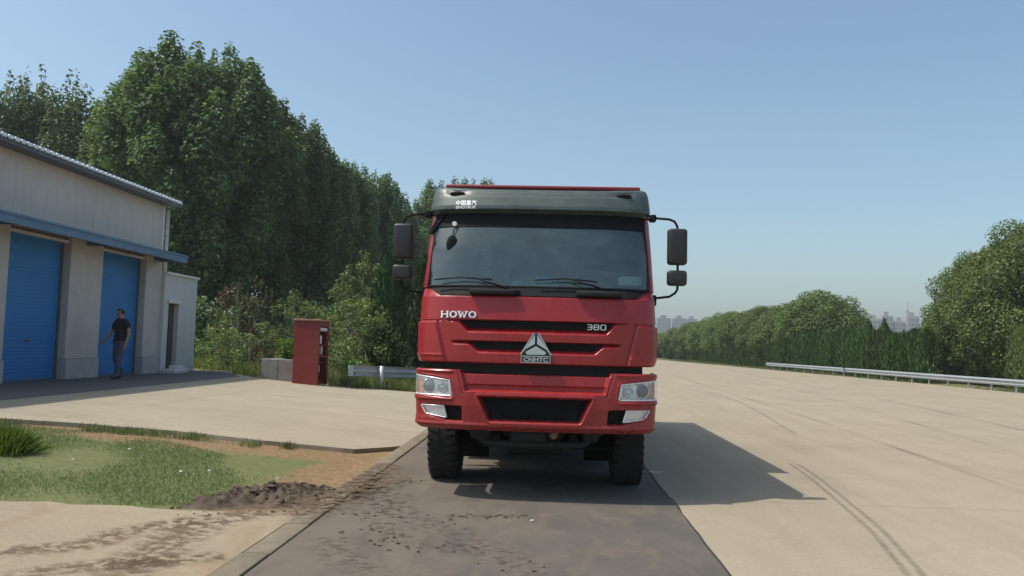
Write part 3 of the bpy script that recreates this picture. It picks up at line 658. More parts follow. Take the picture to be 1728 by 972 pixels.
rg = np.random.default_rng(78); bl = []
for i in range(420):
    x = rg.uniform(-260, 24); y = rg.uniform(430, 470); s = rg.uniform(2.2, 3.6); bl.append((x, y, rg.uniform(.6, 1.0)*(2.2 if x > -12 else 6.5), s, s, s*(.55 if x > -12 else 1.2)))
C_, N_ = blob_leaves(bl, 2.2, 1.0, rg); V, F = leaf_quads(C_, N_, 1.0, rg)
tag(np_mesh('far_woods', V, F, M_poplar), 'far off belt of trees closing the end of the road', 'woods', None, 'stuff')

# ------------------------------------------------------------------ grass
def blades(name, label, pts, hmin, hmax, wd, mat, seed, lean=.35, cat='grass'):
    rg = np.random.default_rng(seed); n = len(pts); pts = np.asarray(pts); ph = rg.random(n)*6.283; h = hmin+(hmax-hmin)*rg.random(n)**1.5
    side = np.stack([np.cos(ph), np.sin(ph), np.zeros(n)], 1)*wd; ln = np.stack([np.cos(ph+1.6), np.sin(ph+1.6), np.zeros(n)], 1)*(h*lean*(.3+rg.random(n)))[:, None]
    up = np.stack([np.zeros(n), np.zeros(n), h], 1)
    V = np.stack([pts-side, pts+side, pts+side*.7+up*.6+ln*.4, pts+up+ln], 1).reshape(-1, 3)
    o = np_mesh(name, V, np.arange(4*n).reshape(n, 4), mat); return tag(o, label, cat, None, 'stuff')
M_grass = leaf_mat('short_grass', [(0, (.11, .155, .06)), (.6, (.175, .225, .095)), (.9, (.25, .26, .13)), (1, (.34, .30, .18))], .3, .2, .6)
M_dry = leaf_mat('verge_grass', [(0, (.11, .135, .045)), (.6, (.18, .205, .07)), (1, (.30, .28, .13))], .3, .2, .6)
def in_poly(p, poly):
    x, y = p[:, 0], p[:, 1]; ins = np.zeros(len(p), bool); n = len(poly)
    for i in range(n):
        (x0, y0), (x1, y1) = poly[i], poly[(i+1) % n]
        c = ((y0 > y) != (y1 > y)) & (x < (x1-x0)*(y-y0)/(y1-y0+1e-12)+x0); ins ^= c
    return ins
def scatter(poly, n, seed, clump=0.):
    rg = np.random.default_rng(seed); lo = np.min(poly, 0); hi = np.max(poly, 0); p = lo+(hi-lo)*rg.random((n*3, 2)); p = p[in_poly(p, poly)][:n]
    if clump:
        q = np.zeros(len(p))
        for k in range(5): a = rg.normal(size=2)*clump; q += np.sin(p@a+rg.random()*6.28)
        p = p[q > rg.normal(size=len(p))*.6-.35]
    return np.stack([p[:, 0], p[:, 1], zl(p[:, 0])-.055], 1)
turf = [(-9, 6.3), (-5.2, 6.75), (-3.9, 7.05), (-3.25, 7.5), (-3.0, 8.3), (-2.75, 8.9), (-3.1, 9.8), (-4.0, 10.25), (-5.2, 10.9), (-6.9, 10.9), (-9, 10.4)]
blades('grass', 'short worn grass between the two concrete slabs', scatter(turf, 62000, 1, 3.2), .010, .042, .0045, M_grass, 2, .9)
edge = [(-7.6, 10.55), (-6.3, 10.9), (-5.2, 11.15), (-4.0, 11.1), (-4.0, 11.45), (-5.3, 11.47), (-6.5, 11.25), (-7.6, 10.85)]
blades('grass', 'taller grass fringe along the broken yard slab edge', scatter(edge, 3000, 3, 3), .03, .11, .005, M_grass, 4)
wt = thing('weed_clump', 'tall lush green weed clump at the slab corner', 'weeds', (-6.12, 9.0, zls(-6.12)-.06))
rg = np.random.default_rng(9); n = 2600; a_ = rg.normal(size=(n, 2))*[.13, .12]; h = np.clip(.30-(a_[:, 0]**2+a_[:, 1]**2)*1.9, .08, 1)*(.5+.6*rg.random(n)); ph = rg.random(n)*6.28
B_ = np.stack([a_[:, 0], a_[:, 1], np.zeros(n)], 1); sd = np.stack([np.cos(ph), np.sin(ph), 0*ph], 1)*.0045; out = np.stack([a_[:, 0]*.35+np.cos(ph+1.5)*.05, a_[:, 1]*.35+np.sin(ph+1.5)*.05, 0*ph], 1)
V = np.stack([B_-sd, B_+sd, B_+out*.35+sd+np.stack([0*h, 0*h, h*.6], 1), B_+out+np.stack([0*h, 0*h, h], 1), B_+out*.35-sd+np.stack([0*h, 0*h, h*.6], 1)], 1).reshape(-1, 3)
np_mesh('blades', V, np.arange(5*n).reshape(n, 5), M_bright, wt)
V2 = V*[.85, .85, .75]; o = thing('weed_clump', 'smaller weed clump cut by the frame beside the lush one', 'weeds', (-6.62, 9.35, zls(-6.6)-.06), 1); np_mesh('blades', V2, np.arange(5*n).reshape(n, 5), M_bright, o)
for i, (x, y) in enumerate(((-3.62, 11.38), (-5.0, 11.40))):
    m_ = (rg.random(n) < .05); q = V.reshape(n, 5, 3)[m_]*[.5, .4, .42]; k_ = len(q)
    o = thing('grass_tuft', ('small tuft of grass at the yard slab edge nearest the orange soil', 'small tuft of grass at the yard slab edge facing the weed clump')[i], 'grass', (x, y, zls(x)-.06)); np_mesh('blades', q.reshape(-1, 3), np.arange(5*k_).reshape(k_, 5), M_dry, o)
vg = [(-6.1, 23.15), (-4, 24.0), (-2.3, 24.7), (-2.3, 31), (-7.4, 31), (-9.6, 28), (-9.7, 24.6), (-8.2, 23.5), (-8.2, 23.35)]
blades('verge_grass', 'yellow green grass under the short guardrail and shrubs', scatter(vg, 42000, 5, 1.0), .10, .42, .011, M_dry, 6)
vg = [(-16, 26.4), (-10.0, 26.4), (-9.7, 24.6), (-9.6, 28), (-7.4, 31), (-7.4, 40), (-16, 40)]
blades('verge_grass', 'rough grass beside the annex and under the sapling', scatter(vg, 30000, 7, 1.), .1, .4, .014, M_dry, 8)
vr = [(edge_x(30)+.6, 30), (edge_x(30)+7, 30), (edge_x(125)+7, 125), (edge_x(125)+.6, 125)]
blades('verge_grass', 'sparse brownish grass on the verge under the long guardrails', scatter(vr, 42000, 9, .8), .05, .28, .014, M_dry, 10)

# ------------------------------------------------------------------ mud, clods, litter
def sstep_(x): x = np.clip(x, 0, 1); return x*x*(3-2*x)
M_mud = simple('wet_mud', (.085, .057, .037), .9, dirt=.5, dscale=7, bmp=.8)
M_clod = simple('dry_clod', (.11, .075, .05), .9, dirt=.4, dscale=14)
rg = np.random.default_rng(4); nx, ny = 220, 230; X = np.linspace(-3.75, -2.03, nx); Y = np.linspace(7.25, 9.85, ny); XX, YY = np.meshgrid(X, Y)
tt = np.clip(((XX+3.2)*.8+(YY-7.75)*.75)/1.25, -.6, 1.4); dd = (XX+3.2)*.68-(YY-7.75)*.73
mask = sstep_((.42+.20*np.clip(tt, 0, 1)-np.abs(dd))/.34)*sstep_((tt+.42)/.4)*sstep_((1.32-tt)/.3)
nz = np.zeros(XX.shape); 
for sc_, am_ in ((3.5, .020), (8, .022), (17, .018), (34, .012), (70, .006)):
    for k in range(5):
        a_ = rg.normal(size=2); a_ /= np.linalg.norm(a_); nz += am_*np.sin(sc_*(a_[0]*XX+a_[1]*YY)*(.7+.6*rg.random())+rg.random()*6.28+1.3*np.sin(sc_*.6*(a_[1]*XX-a_[0]*YY)))*.55
env = mask*np.clip(.034+.035*np.clip(tt, 0, 1)+nz, 0, 1)
Z = zl(XX)-.068+env*1.15
mp = MB(); mp.grid(np.stack([XX, YY, Z], -1), smooth=False)
mp.f = [f for f in mp.f if max(mp.v[i_][2]-zls(mp.v[i_][0])+.068 for i_ in f) > .004]; mp.m = mp.m[:len(mp.f)]; mp.sm = mp.sm[:len(mp.f)]
def clod(mb, p, s, rg):
    bm = bmesh.new(); bmesh.ops.create_icosphere(bm, subdivisions=2, radius=1); k = rg.normal(size=3)
    for v in bm.verts:
        f = 1+.30*math.sin(v.co.x*4+k[0]*5)+.25*math.sin(v.co.y*5+k[1]*5)+.22*math.sin(v.co.z*6+k[2]*5)
        v.co = Vector((p[0]+v.co.x*f*s, p[1]+v.co.y*f*s*.8, p[2]+v.co.z*f*s*.55))
    mb.bm(bm, 0, None, False)
for k in range(230):
    t_ = rg.random()**.7*1.15; x = -3.15+t_*.95+rg.normal()*.16; y = 7.8+t_*.95+rg.normal()*.22; x = min(x, -2.1); i_ = int(np.clip((x+3.75)/1.72*(nx-1), 0, nx-1)); j_ = int(np.clip((y-7.25)/2.6*(ny-1), 0, ny-1))
    clod(mp, (x, y, Z[j_, i_]+.004), rg.uniform(.007, .022)*(1.9 if rg.random() < .15 else 1), rg)
tag(mp.build('mud_pile', M_mud, fix=False), 'dark churned mud heap with clods at the kerb end of the grass', 'mud')
cl = MB(); spots = [(-.72, 7.55, .16), (-.33, 7.62, .12), (-.5, 7.58, .1), (-1.46, 6.8, .3), (-1.0, 6.35, .22), (-1.7, 7.4, .3), (-1.85, 8.2, .25), (-1.2, 6.55, .2), (-2.4, 7.3, .25), (-3.0, 7.0, .25), (-1.6, 9.3, .3), (-.2, 5.9, .4), (-1.0, 7.2, .5)]
for cx, cy2, sp in spots:
    for k in range(11):
        x, y = cx+rg.normal()*sp*.5, cy2+rg.normal()*sp*.35; clod(cl, (x, y, zls(x)+.004), rg.uniform(.004, .020), rg)
tag(cl.build('mud_crumbs', M_clod, fix=False), 'dark crumbs of dried mud scattered over the asphalt', 'mud', None, 'stuff')
M_paper = simple('litter_paper', (.50, .50, .46), .7)
lit = [(-5.05, 9.75, 'white paper scrap on the grass nearest the slab edge'), (-3.95, 8.75, 'larger white scrap in the middle of the grass'), (-3.72, 8.95, 'small pale scrap beside the larger white one'), (-5.15, 8.75, 'small white scrap on the grass below the weed clump'), (-2.95, 8.95, 'pale scrap at the bare end of the grass'), (-6.4, 9.3, 'white flat scrap near the weed clump foot'), (-.12, 7.42, 'crumpled pale paper on the asphalt before the truck')]
for x, y, lab in lit:
    bm = bmesh.new(); bmesh.ops.create_icosphere(bm, subdivisions=2, radius=.017)
    for v in bm.verts: v.co = Vector((v.co.x*rg.uniform(.8, 1.5), v.co.y*rg.uniform(.7, 1.2), v.co.z*rg.uniform(.4, .9)))
    mb = MB(); mb.bm(bm, 0, None, False); tag(mb.build('paper_scrap', M_paper, loc=(x, y, zls(x)+(.012 if x > -2 else -.01))), lab, 'litter', 'white litter scraps')

# ------------------------------------------------------------------ far city
def cityblock(x, y, w_, d_, h, lab, col, floors, mast=0):
    t = thing('city_block', lab, 'building', (x, y, 0)); b = MB(); b.box((-w_/2, 0, -1), (w_/2, d_, h)); b.box((-w_*.2, d_*.2, h+.01), (w_*.2, d_*.7, h+3)); 
    for f_ in range(floors):
        z = 2+f_*(h-2)/floors
        nW = max(3, int(w_/4))
        for q in range(nW):
            xx = -w_/2+w_*(q+.5)/nW; b.box((xx-w_/nW*.3, -.06, z), (xx+w_/nW*.3, -.01, z+(h-2)/floors*.55), 1)
    b.build('wall', [col, M_cg], t)
M_cg = simple('city_glass', (.12, .15, .18), .3); M_c1 = simple('city_wall', (.20, .21, .22), .8); M_c2 = simple('city_wall_pale', (.34, .34, .34), .8)
for k, (px, h, w_, lab) in enumerate([(124.5, 36, 15, 'grey hazy tower block far off, closest to the truck'), (141.5, 36, 13, 'grey hazy tower block far off with slim gap beside it'), (155, 35.5, 11, 'grey hazy tower block far off, lower of the three'), (168, 27, 10, 'pale low hazy block far off beyond the round trees')]):
    cityblock(px, 900, w_, 14, h, lab, M_c2 if k == 3 else M_c1, 10)
for k, (px, h, w_, lab) in enumerate([(234, 27.5, 9, 'pale far block in the gap over the hedge'), (243, 30, 8, 'wide pale far block with flat top in the gap over the hedge'), (252, 26, 7, 'small white far block below the lattice mast'), (261, 30, 9, 'white far block beside the nearer round trees')]):
    cityblock(px, 600, w_, 12, h, lab, M_c2, 8)
t = thing('lattice_mast', 'slim pale lattice mast above the far blocks', 'mast', (253.7, 592, 0)); b = MB()
H_ = 41
for sx_, sy_ in ((-1, -1), (1, -1), (1, 1), (-1, 1)): b.tube([(sx_*1.3, sy_*1.3, -1), (sx_*.25, sy_*.25, H_)], .13, 5)
for q in range(14):
    z0_, z1_ = H_*q/14, H_*(q+1)/14; a0, a1 = 1.3-1.05*q/14, 1.3-1.05*(q+1)/14
    for s in (-1, 1): b.tube([(-a0*s, -a0, z0_), (a1*s, -a1, z1_)], .07, 4); b.tube([(-a0*s, a0, z0_), (a1*s, a1, z1_)], .07, 4)
b.build('lattice', M_c2, t); b = MB(); b.box((-1., -1., 33), (1., 1., 33.4)); b.build('platform', M_c2, t)

# ------------------------------------------------------------------ the dump truck
def paint(name, c, rough_=.34):
    m, nt, b = mat_new(name); v = objvec(nt)
    n1 = noise(nt, 2.2, 5, .6, v); n2 = noise(nt, 40, 4, .7, v); n3 = noise(nt, 7, 5, .7, objvec(nt, (1, 1, .25)))
    col = ramp(nt, n1, [(.3, [x*.9 for x in c]), (.7, [x*1.06 for x in c])])
    dust = math_(nt, 'MULTIPLY', ramp(nt, n3, [(.45, (0,0,0)), (.8, (1,1,1))]), .06)
    col = mixc(nt, dust, col, (.30, .22, .18))
    sp = nt.nodes.new('ShaderNodeSeparateXYZ'); nt.links.new(v, sp.inputs[0])                         # road splash thrown up over the lowest panels
    spl = math_(nt, 'MULTIPLY', ramp(nt, noise(nt, 26, 7, .75, v), [(.40, (0,0,0)), (.70, (1,1,1))]), math_(nt, 'MULTIPLY', math_(nt, 'SUBTRACT', 1.15, sp.outputs[2]), 1.3, True))
    col = mixc(nt, math_(nt, 'MULTIPLY', spl, .55), col, (.20, .15, .11))
    chip = noise(nt, 95, 2, .8, v); col = mixc(nt, math_(nt, 'MULTIPLY', ramp(nt, chip, [(.70, (0,0,0)), (.74, (1,1,1))]), .5), col, (.20, .10, .08))
    nt.links.new(col, b.inputs['Base Color'])
    nt.links.new(ramp(nt, n3, [(.35, (rough_*.8,)*3), (.75, (rough_*1.5,)*3)]), b.inputs['Roughness'])
    b.inputs['Coat Weight'].default_value = .22; b.inputs['Coat Roughness'].default_value = .15; b.inputs['Specular IOR Level'].default_value = .38
    return m
M_red = paint('cab_red', (.315, .020, .022), .28); M_bodyred = paint('body_red', (.24, .026, .032), .5)
M_visor = simple('visor_grey_green', (.058, .078, .073), .42, dirt=.25, dscale=5)
M_blk = simple('black_plastic', (.010, .010, .011), .65, dirt=.3, spec=.15); M_rub = simple('tyre_rubber', (.020, .019, .018), .85, dirt=.4, dscale=12, bmp=.3)
M_chas = simple('chassis_black', (.009, .0085, .008), .8, dirt=.4); M_rim = simple('rim_steel', (.20, .10, .08), .6, dirt=.3)
M_chr = simple('chrome', (.62, .64, .65), .22, 1.); M_refl = simple('lamp_reflector', (.88, .89, .90), .3, .45, dirt=.2, dscale=22)
M_badge = simple('badge_silver', (.78, .80, .80), .35, .35); M_stick = simple('sticker_white', (.82, .83, .82), .5)
m, nt, b = mat_new('lens_glass'); b.inputs['Roughness'].default_value = .04; b.inputs['Alpha'].default_value = .22
b.inputs['Base Color'].default_value = (.8, .85, .85, 1); b.inputs['Specular IOR Level'].default_value = .8; M_lens = m
m = bpy.data.materials.new('windscreen_glass'); m.use_nodes = True; nt = m.node_tree; nt.nodes.remove(nt.nodes['Principled BSDF'])
tr = nd(nt, 'ShaderNodeBsdfTransparent'); tr.inputs[0].default_value = (.62, .76, .74, 1); gl = nd(nt, 'ShaderNodeBsdfGlossy'); gl.inputs['Roughness'].default_value = .03
df = nd(nt, 'ShaderNodeBsdfDiffuse'); df.inputs[0].default_value = (.22, .36, .36, 1)
fr_ = nd(nt, 'ShaderNodeFresnel'); fr_.inputs[0].default_value = 1.65; m1 = nd(nt, 'ShaderNodeMixShader'); m2 = nd(nt, 'ShaderNodeMixShader')
nt.links.new(ramp(nt, noise(nt, 5, 5, .6, objvec(nt, (1, 1, 2))), [(.3, (.07,.07,.07)), (.75, (.19,.19,.19))]), m2.inputs[0])      # dust film tinted teal to lighten the glass like reflected sky
nt.links.new(math_(nt, 'ADD', fr_.outputs[0], .07), m1.inputs[0])
nt.links.new(tr.outputs[0], m2.inputs[1]); nt.links.new(df.outputs[0], m2.inputs[2]); nt.links.new(m2.outputs[0], m1.inputs[1]); nt.links.new(gl.outputs[0], m1.inputs[2])
nt.links.new(m1.outputs[0], nt.nodes['Material Output'].inputs[0]); M_glass = m

TR = (-.14, 8.28, 0)
truck = thing('dump_truck', 'red dump truck facing front on with grey visor, black mirrors and chrome emblem', 'truck', TR)

PW = 3.5
def sstep(x): x = np.clip(x, 0, 1); return x*x*(3-2*x)
def fyo(g, D): return D*(1-np.sqrt(np.clip(1-np.abs(g)**PW, 0, 1)))
class Wrap:
    """front shell: bowed across, rounded at the corners, carried back along the sides"""
    def __init__(s, wz, fz, D, zk): s.zk, s.wk, s.fk, s.D = zk, wz, fz, D
    def wf(s, z): return np.interp(z, s.zk, s.wk), np.interp(z, s.zk, s.fk)
    def P(s, X, z, d=0):
        X = np.asarray(X, float); z = np.asarray(z, float); w_, f_ = s.wf(z); ex = np.maximum(np.abs(X)-w_, 0); Xc = np.clip(X, -w_, w_); g = Xc/w_
        y = f_+fyo(g, s.D)+ex
        a = np.clip(np.abs(g), 0, .9995)**PW; sl = s.D*PW*np.clip(np.abs(g), 1e-4, .9995)**(PW-1)/(2*np.sqrt(np.maximum(1-a, 1e-4)))/w_   # slope dy/dx
        sl = np.where(np.abs(g) > .999, 60, sl); nl = np.sqrt(1+sl*sl); nx = -np.sign(g)*sl/nl; ny = 1/nl                             # inward normal
        return np.stack([Xc+nx*d, y+ny*d, z+0*Xc], -1)
def gsamp(n, w_, D):
    t = np.linspace(-math.pi/2, math.pi/2, 4001); x = np.sign(t)*np.abs(np.sin(t))**(2/PW); y = D*(1-np.cos(t)); x = x*w_
    s = np.concatenate([[0], np.cumsum(np.hypot(np.diff(x), np.diff(y)))]); return np.interp(np.linspace(0, s[-1], n), s, x)/w_
def shell(wr, zs, dfun, ncol=260, back=.6, nb=6):
    g = gsamp(ncol, 1.25, wr.D); rows = []
    ext = np.concatenate([np.full(nb, -1.), g, np.full(nb, 1.)]); e2 = np.concatenate([np.linspace(back, back/nb, nb), np.zeros(ncol), np.linspace(back/nb, back, nb)])
    for z in zs:
        w_, _ = wr.wf(z); X = ext*w_+np.sign(ext)*e2; rows.append(wr.P(X, np.full_like(X, z), dfun(X, np.full_like(X, z))))
    return np.array(rows)
def poly_sd(X, Z, poly):
    """signed distance to a polygon, positive inside"""
    d = np.full(X.shape, 9.); ins = np.zeros(X.shape, bool); n = len(poly)
    for i in range(n):
        (x0, z0), (x1, z1) = poly[i], poly[(i+1) % n]; dx, dz = x1-x0, z1-z0
        t = np.clip(((X-x0)*dx+(Z-z0)*dz)/(dx*dx+dz*dz), 0, 1); d = np.minimum(d, np.hypot(X-x0-t*dx, Z-z0-t*dz))
        c = ((z0 > Z) != (z1 > Z)) & (X < dx*(Z-z0)/(dz+1e-12)+x0); ins ^= c
    return np.where(ins, d, -d)
def rec(X, Z, poly, depth, soft, round_=0): return depth*sstep((poly_sd(X, Z, poly)+round_)/soft)
def mir(p): return [(-x, z) for x, z in p]

# bumper
BW = Wrap([1.235, 1.25, 1.26, 1.262, 1.255], [.035, .012, .0, .006, .02], .30, [.70, .76, .95, 1.15, 1.31])
HL = [(-1.36, 1.252), (-1.245, 1.252), (-.885, 1.205), (-.862, 1.185), (-.842, 1.045), (-.86, 1.03), (-1.245, 1.046), (-1.36, 1.046)]
FG = [(-1.195, .945), (-.765, .942), (-.745, .925), (-.735, .79), (-.90, .792), (-1.08, .835), (-1.165, .885)]
OP = [(-.575, 1.042), (.575, 1.042), (.47, .812), (.45, .80), (-.45, .80), (-.47, .812)]
MID = [(-.715, 1.09), (.715, 1.09), (.80, 1.40), (-.80, 1.40)]
def bump_d(X, Z):
    d = np.zeros(X.shape)
    d += rec(X, Z, MID, .046, .034); mid = sstep(poly_sd(X, Z, MID)/.02)
    d += mid*(.020*sstep((1.168-Z)/.012)-.012*sstep((1.105-Z)/.015) + .20*sstep((Z-1.268)/.016)*sstep((.86-np.abs(X))/.04))
    d += .014*np.exp(-((np.abs(X)-(.735+(Z-1.09)*.27))/.008)**2)*(Z > 1.06)
    d += rec(X, Z, OP, .15, .030, .006)-.008*np.exp(-((poly_sd(X, Z, OP)+.02)/.012)**2)
    for s in (HL, mir(HL)): d += rec(X, Z, s, .075, .014, .004)-.006*np.exp(-((poly_sd(X, Z, s)+.016)/.010)**2)
    for s in (FG, mir(FG)): d += rec(X, Z, s, .09, .016, .004)
    pod = sstep((np.abs(X)-.80)/.08)
    d += pod*(-.010*np.exp(-((Z-1.008)/.010)**2)+.008*sstep((1.0-Z)/.012)*sstep((Z-.80)/.05)-.012*np.exp(-((Z-1.29)/.012)**2))
    d += -.010*np.exp(-((Z-.755)/.016)**2)+.03*sstep((.735-Z)/.03)
    return d
zs = np.concatenate([np.linspace(.702, .79, 16), np.linspace(.797, 1.31, 84)])
R_ = shell(BW, zs, bump_d, 300, .55); b = MB(); b.grid(R_)
rim = R_[-1].copy(); rim2 = rim.copy(); rim2[:, 1] += .10; b.grid(np.array([rim, rim2])); low = R_[0].copy(); low2 = low.copy(); low2[:, 1] += .12; b.grid(np.array([low2, low]))
bum = b.build('bumper', M_red, truck)
b = MB(); X, Z = np.meshgrid(np.linspace(-.62, .62, 30), np.linspace(.76, 1.08, 9)); b.grid(BW.P(X, Z, .115))
for i in range(9): z = .83+i*.025; b.grid(BW.P(*np.meshgrid(np.linspace(-.57, .57, 20), np.array([z, z+.008])), .108))
b.build('lower_grille', M_blk, bum)
for s in (-1, 1):
    b = MB(); b.grid(BW.P(*np.meshgrid(np.linspace(.72, 1.20, 20)*s, np.linspace(.78, .95, 6)), .075)); b.build('fog_recess', M_blk, bum)
def quad_patch(wr, c, nu, nv, d, lift=None):
    """c: four corners (X, z): outer-low, inner-low, inner-high, outer-high"""
    u, v = np.meshgrid(np.linspace(0, 1, nu), np.linspace(0, 1, nv)); c = np.array(c)
    X = (1-u)*(1-v)*c[0, 0]+u*(1-v)*c[1, 0]+u*v*c[2, 0]+(1-u)*v*c[3, 0]; Z = (1-u)*(1-v)*c[0, 1]+u*(1-v)*c[1, 1]+u*v*c[2, 1]+(1-u)*v*c[3, 1]
    return wr.P(X, Z, d if lift is None else d+lift(u, v))
for s in (-1, 1):
    hl = [(1.34*s, 1.048), (.853*s, 1.042), (.878*s, 1.200), (1.34*s, 1.250)]
    b = MB(); b.grid(quad_patch(BW, hl, 40, 16, .052, lambda u, v: .008*np.sin(u*38)*(v > .15)*(v < .9))); h = b.build('headlight', M_refl, truck)
    b = MB()
    for X0, Z0, r0 in ((1.115, 1.135, .072), (.965, 1.12, .050)):
        p = BW.P(np.array([X0*s]), np.array([Z0]), np.array([.045]))[0]; Mx = Matrix.Translation(Vector(p)) @ Matrix.Rotation(-math.pi/2, 4, 'Z')
        b.lathe([(r0, .0), (r0*1.02, .018), (r0*.9, .022), (r0*.8, .004), (r0*.55, -.006), (r0*.50, .012), (r0*.3, .02), (0.001, .024)], 24, Mx)
    b.build('projector', M_chr, h)
    b = MB(); p = BW.P(np.array([1.10*s]), np.array([1.135]), np.array([.03]))[0]; Mx = Matrix.Translation(Vector(p)) @ Matrix.Rotation(-math.pi/2, 4, 'Z')
    b.lathe([(.05, 0), (.048, .012), (.035, .022), (.015, .028), (.001, .029)], 20, Mx); b.build('bulb_lens', simple('dark_lens', (.05, .05, .055), .1, .2), h)
    b = MB(); b.grid(quad_patch(BW, [(1.25*s, 1.06), (1.18*s, 1.06), (1.19*s, 1.2), (1.25*s, 1.21)], 8, 10, .044)); b.build('indicator', simple('amber_lens', (.55, .22, .10), .2), h)
    b = MB(); b.grid(quad_patch(BW, hl, 40, 14, .004, lambda u, v: -.010*np.sin(np.pi*v)*np.sin(np.pi*np.clip(u, 0, 1)))); b.build('lens', M_lens, h)
    b = MB(); loop = [quad_patch(BW, hl, 40, 14, .006)[i, j_] for i, j_ in [(0, k_) for k_ in range(40)]+[(k_, 39) for k_ in range(14)]+[(13, k_) for k_ in range(39, -1, -1)]]
    b.tube(loop, .008, 6); b.build('rim', M_refl, h)
    fgq = [(1.13*s, .853), (.905*s, .820), (.94*s, .938), (1.185*s, .938)]
    b = MB(); b.grid(quad_patch(BW, fgq, 20, 10, .045, lambda u, v: .006*np.sin(u*45))); o = b.build('fog_lamp', M_refl, truck)
    b = MB(); b.grid(quad_patch(BW, fgq, 20, 10, .012)); b.build('lens', M_lens, o)
    b = MB(); q = quad_patch(BW, fgq, 20, 10, .014); b.tube([q[0, k_] for k_ in range(20)]+[q[k_, 19] for k_ in range(10)]+[q[9, k_] for k_ in range(19, -1, -1)]+[q[k_, 0] for k_ in range(9, -1, -1)], .006, 6); b.build('rim', M_refl, o)

# lower cab front with its three slots, corner panels and the shoulder below the windscreen
CW = Wrap([1.235, 1.255, 1.26, 1.25, 1.235], [.050, .052, .062, .10, .165], .36, [1.38, 1.45, 1.80, 2.07, 2.17])
def seam(Z): return .93+(Z-1.40)*.26
def slot(X, Z, zt, zb, Xe, xin, rise, soft, D):
    aX = np.abs(X); zb_ = zb+rise*sstep((aX-xin)/.13)
    return D*sstep((zt-Z)/.010)*sstep((Z-zb_)/soft)*sstep((Xe-aX)/.05)
def cab_d(X, Z):
    aX = np.abs(X); d = slot(X, Z, 1.828, 1.688, .95, .70, .105, .060, .075)+slot(X, Z, 1.612, 1.480, .885, .58, .082, .060, .075)
    outer = sstep((aX-seam(Z))/.02)*(Z < 1.803)
    d += -.018*outer*sstep((1.803-Z)/.008)+.02*np.exp(-((aX-seam(Z))/.007)**2)*(Z < 1.815)
    d += .010*np.exp(-((Z-1.812)/.006)**2)*(aX > .99)
    d += -.006*np.exp(-((Z-1.455)/.012)**2)*outer+.03*sstep((1.392-Z)/.014)
    d += -.006*sstep((2.075-Z)/.012)*sstep((1.10-aX)/.05)+.006
    return d
zs = np.concatenate([np.linspace(1.38, 1.86, 92), np.linspace(1.868, 2.17, 30)])
b = MB(); R_ = shell(CW, zs, cab_d, 280, 2.0, 8); b.grid(R_); low = R_[0].copy(); low2 = low.copy(); low2[:, 1] += .1; b.grid(np.array([low2, low]))
front = b.build('front_panel', M_red, truck)
b = MB()
for z0, z1, xe in ((1.742, 1.835, .93), (1.528, 1.62, .87)):
    X, Z = np.meshgrid(np.linspace(-xe, xe, 60), np.linspace(z0, z1, 4)); lim = np.where(Z < (z0+z1)/2, .70*xe/.9, xe); b.grid(CW.P(np.clip(X, -lim, lim), Z, .052))
b.build('grille', M_blk, front)
b = MB(); b.grid(BW.P(*np.meshgrid(np.linspace(-1.2, 1.2, 40), np.linspace(1.22, 1.44, 4)), .13)); b.build('gap_panel', M_chas, truck)
# black cowl under the screen and the wiper motor covers
b = MB(); b.grid(quad_patch(CW, [(-1.02, 2.082), (1.02, 2.082), (1.165, 2.178), (-1.165, 2.178)], 50, 8, -.006)); b.grid(quad_patch(CW, [(-1.02, 2.082), (1.02, 2.082), (1.02, 2.074), (-1.02, 2.074)], 50, 3, -.006, lambda u, v: .02*v)); cow = b.build('cowl', M_blk, truck)
for x0, x1 in ((-.70, -.22), (.40, .86)):
    b = MB(); b.rbox((x0, .055, 2.09), (x1, .16, 2.145), .015); b.build('wiper_cover', M_chas, cow)

# windscreen, pillars, sides
GW = Wrap([1.24, 1.222, 1.20], [.165, .28, .42], .34, [2.17, 2.60, 3.0])
def wsh(z): return np.interp(z, [2.17, 3.0], [1.172, 1.125])
zs = np.linspace(2.17, 3.0, 24)
kp = lambda c: not (abs(c[0]) > 1.1 and .72 < c[1] < 1.55 and 2.24 < c[2] < 2.86)
def span(a, bfun, n): return np.array([GW.P(np.linspace(a(z), bfun(z), n), np.full(n, z), 0) for z in zs])
b = MB(); b.grid(np.array([GW.P(np.linspace(-wsh(z), wsh(z), 60), np.full(60, z), .012-.02*math.sin(math.pi*(z-2.17)/.83)) for z in zs])); ws = b.build('windscreen', M_glass, truck)
M_int = simple('cabin_trim', (.13, .14, .14), .8, dirt=.2)
for s in (-1, 1):
    b = MB()
    b.grid(np.array([GW.P(s*np.concatenate([np.linspace(wsh(z), GW.wf(z)[0], 14), GW.wf(z)[0]+np.concatenate([np.linspace(.05, 1.5, 14), [1.7, 2.0]])]), np.full(30, z), 0) for z in zs]), flip=s < 0, keep=kp)
    b.build('pillar', M_red, truck)
    b = MB(); b.grid(np.array([GW.P(s*np.concatenate([np.linspace(wsh(z)+.004, GW.wf(z)[0], 10), GW.wf(z)[0]+np.linspace(.05, 1.5, 14)]), np.full(24, z), .035) for z in zs]), keep=kp); b.grid(np.array([GW.P(s*np.full(4, wsh(z)-.002), np.full(4, z), np.array([.008, .03, .06, .09])) for z in zs])); b.build('pillar_trim', M_int, truck)
b = MB(); zz = list(np.linspace(2.175, 2.985, 16)); lp = []
for X, z in [(-wsh(z), z) for z in zz]+[(x, 2.99) for x in np.linspace(-1.11, 1.11, 24)]+[(wsh(z), z) for z in zz[::-1]]+[(x, 2.178) for x in np.linspace(1.15, -1.15, 24)]: lp.append(GW.P(np.array([X]), np.array([z]), np.array([.002]))[0])
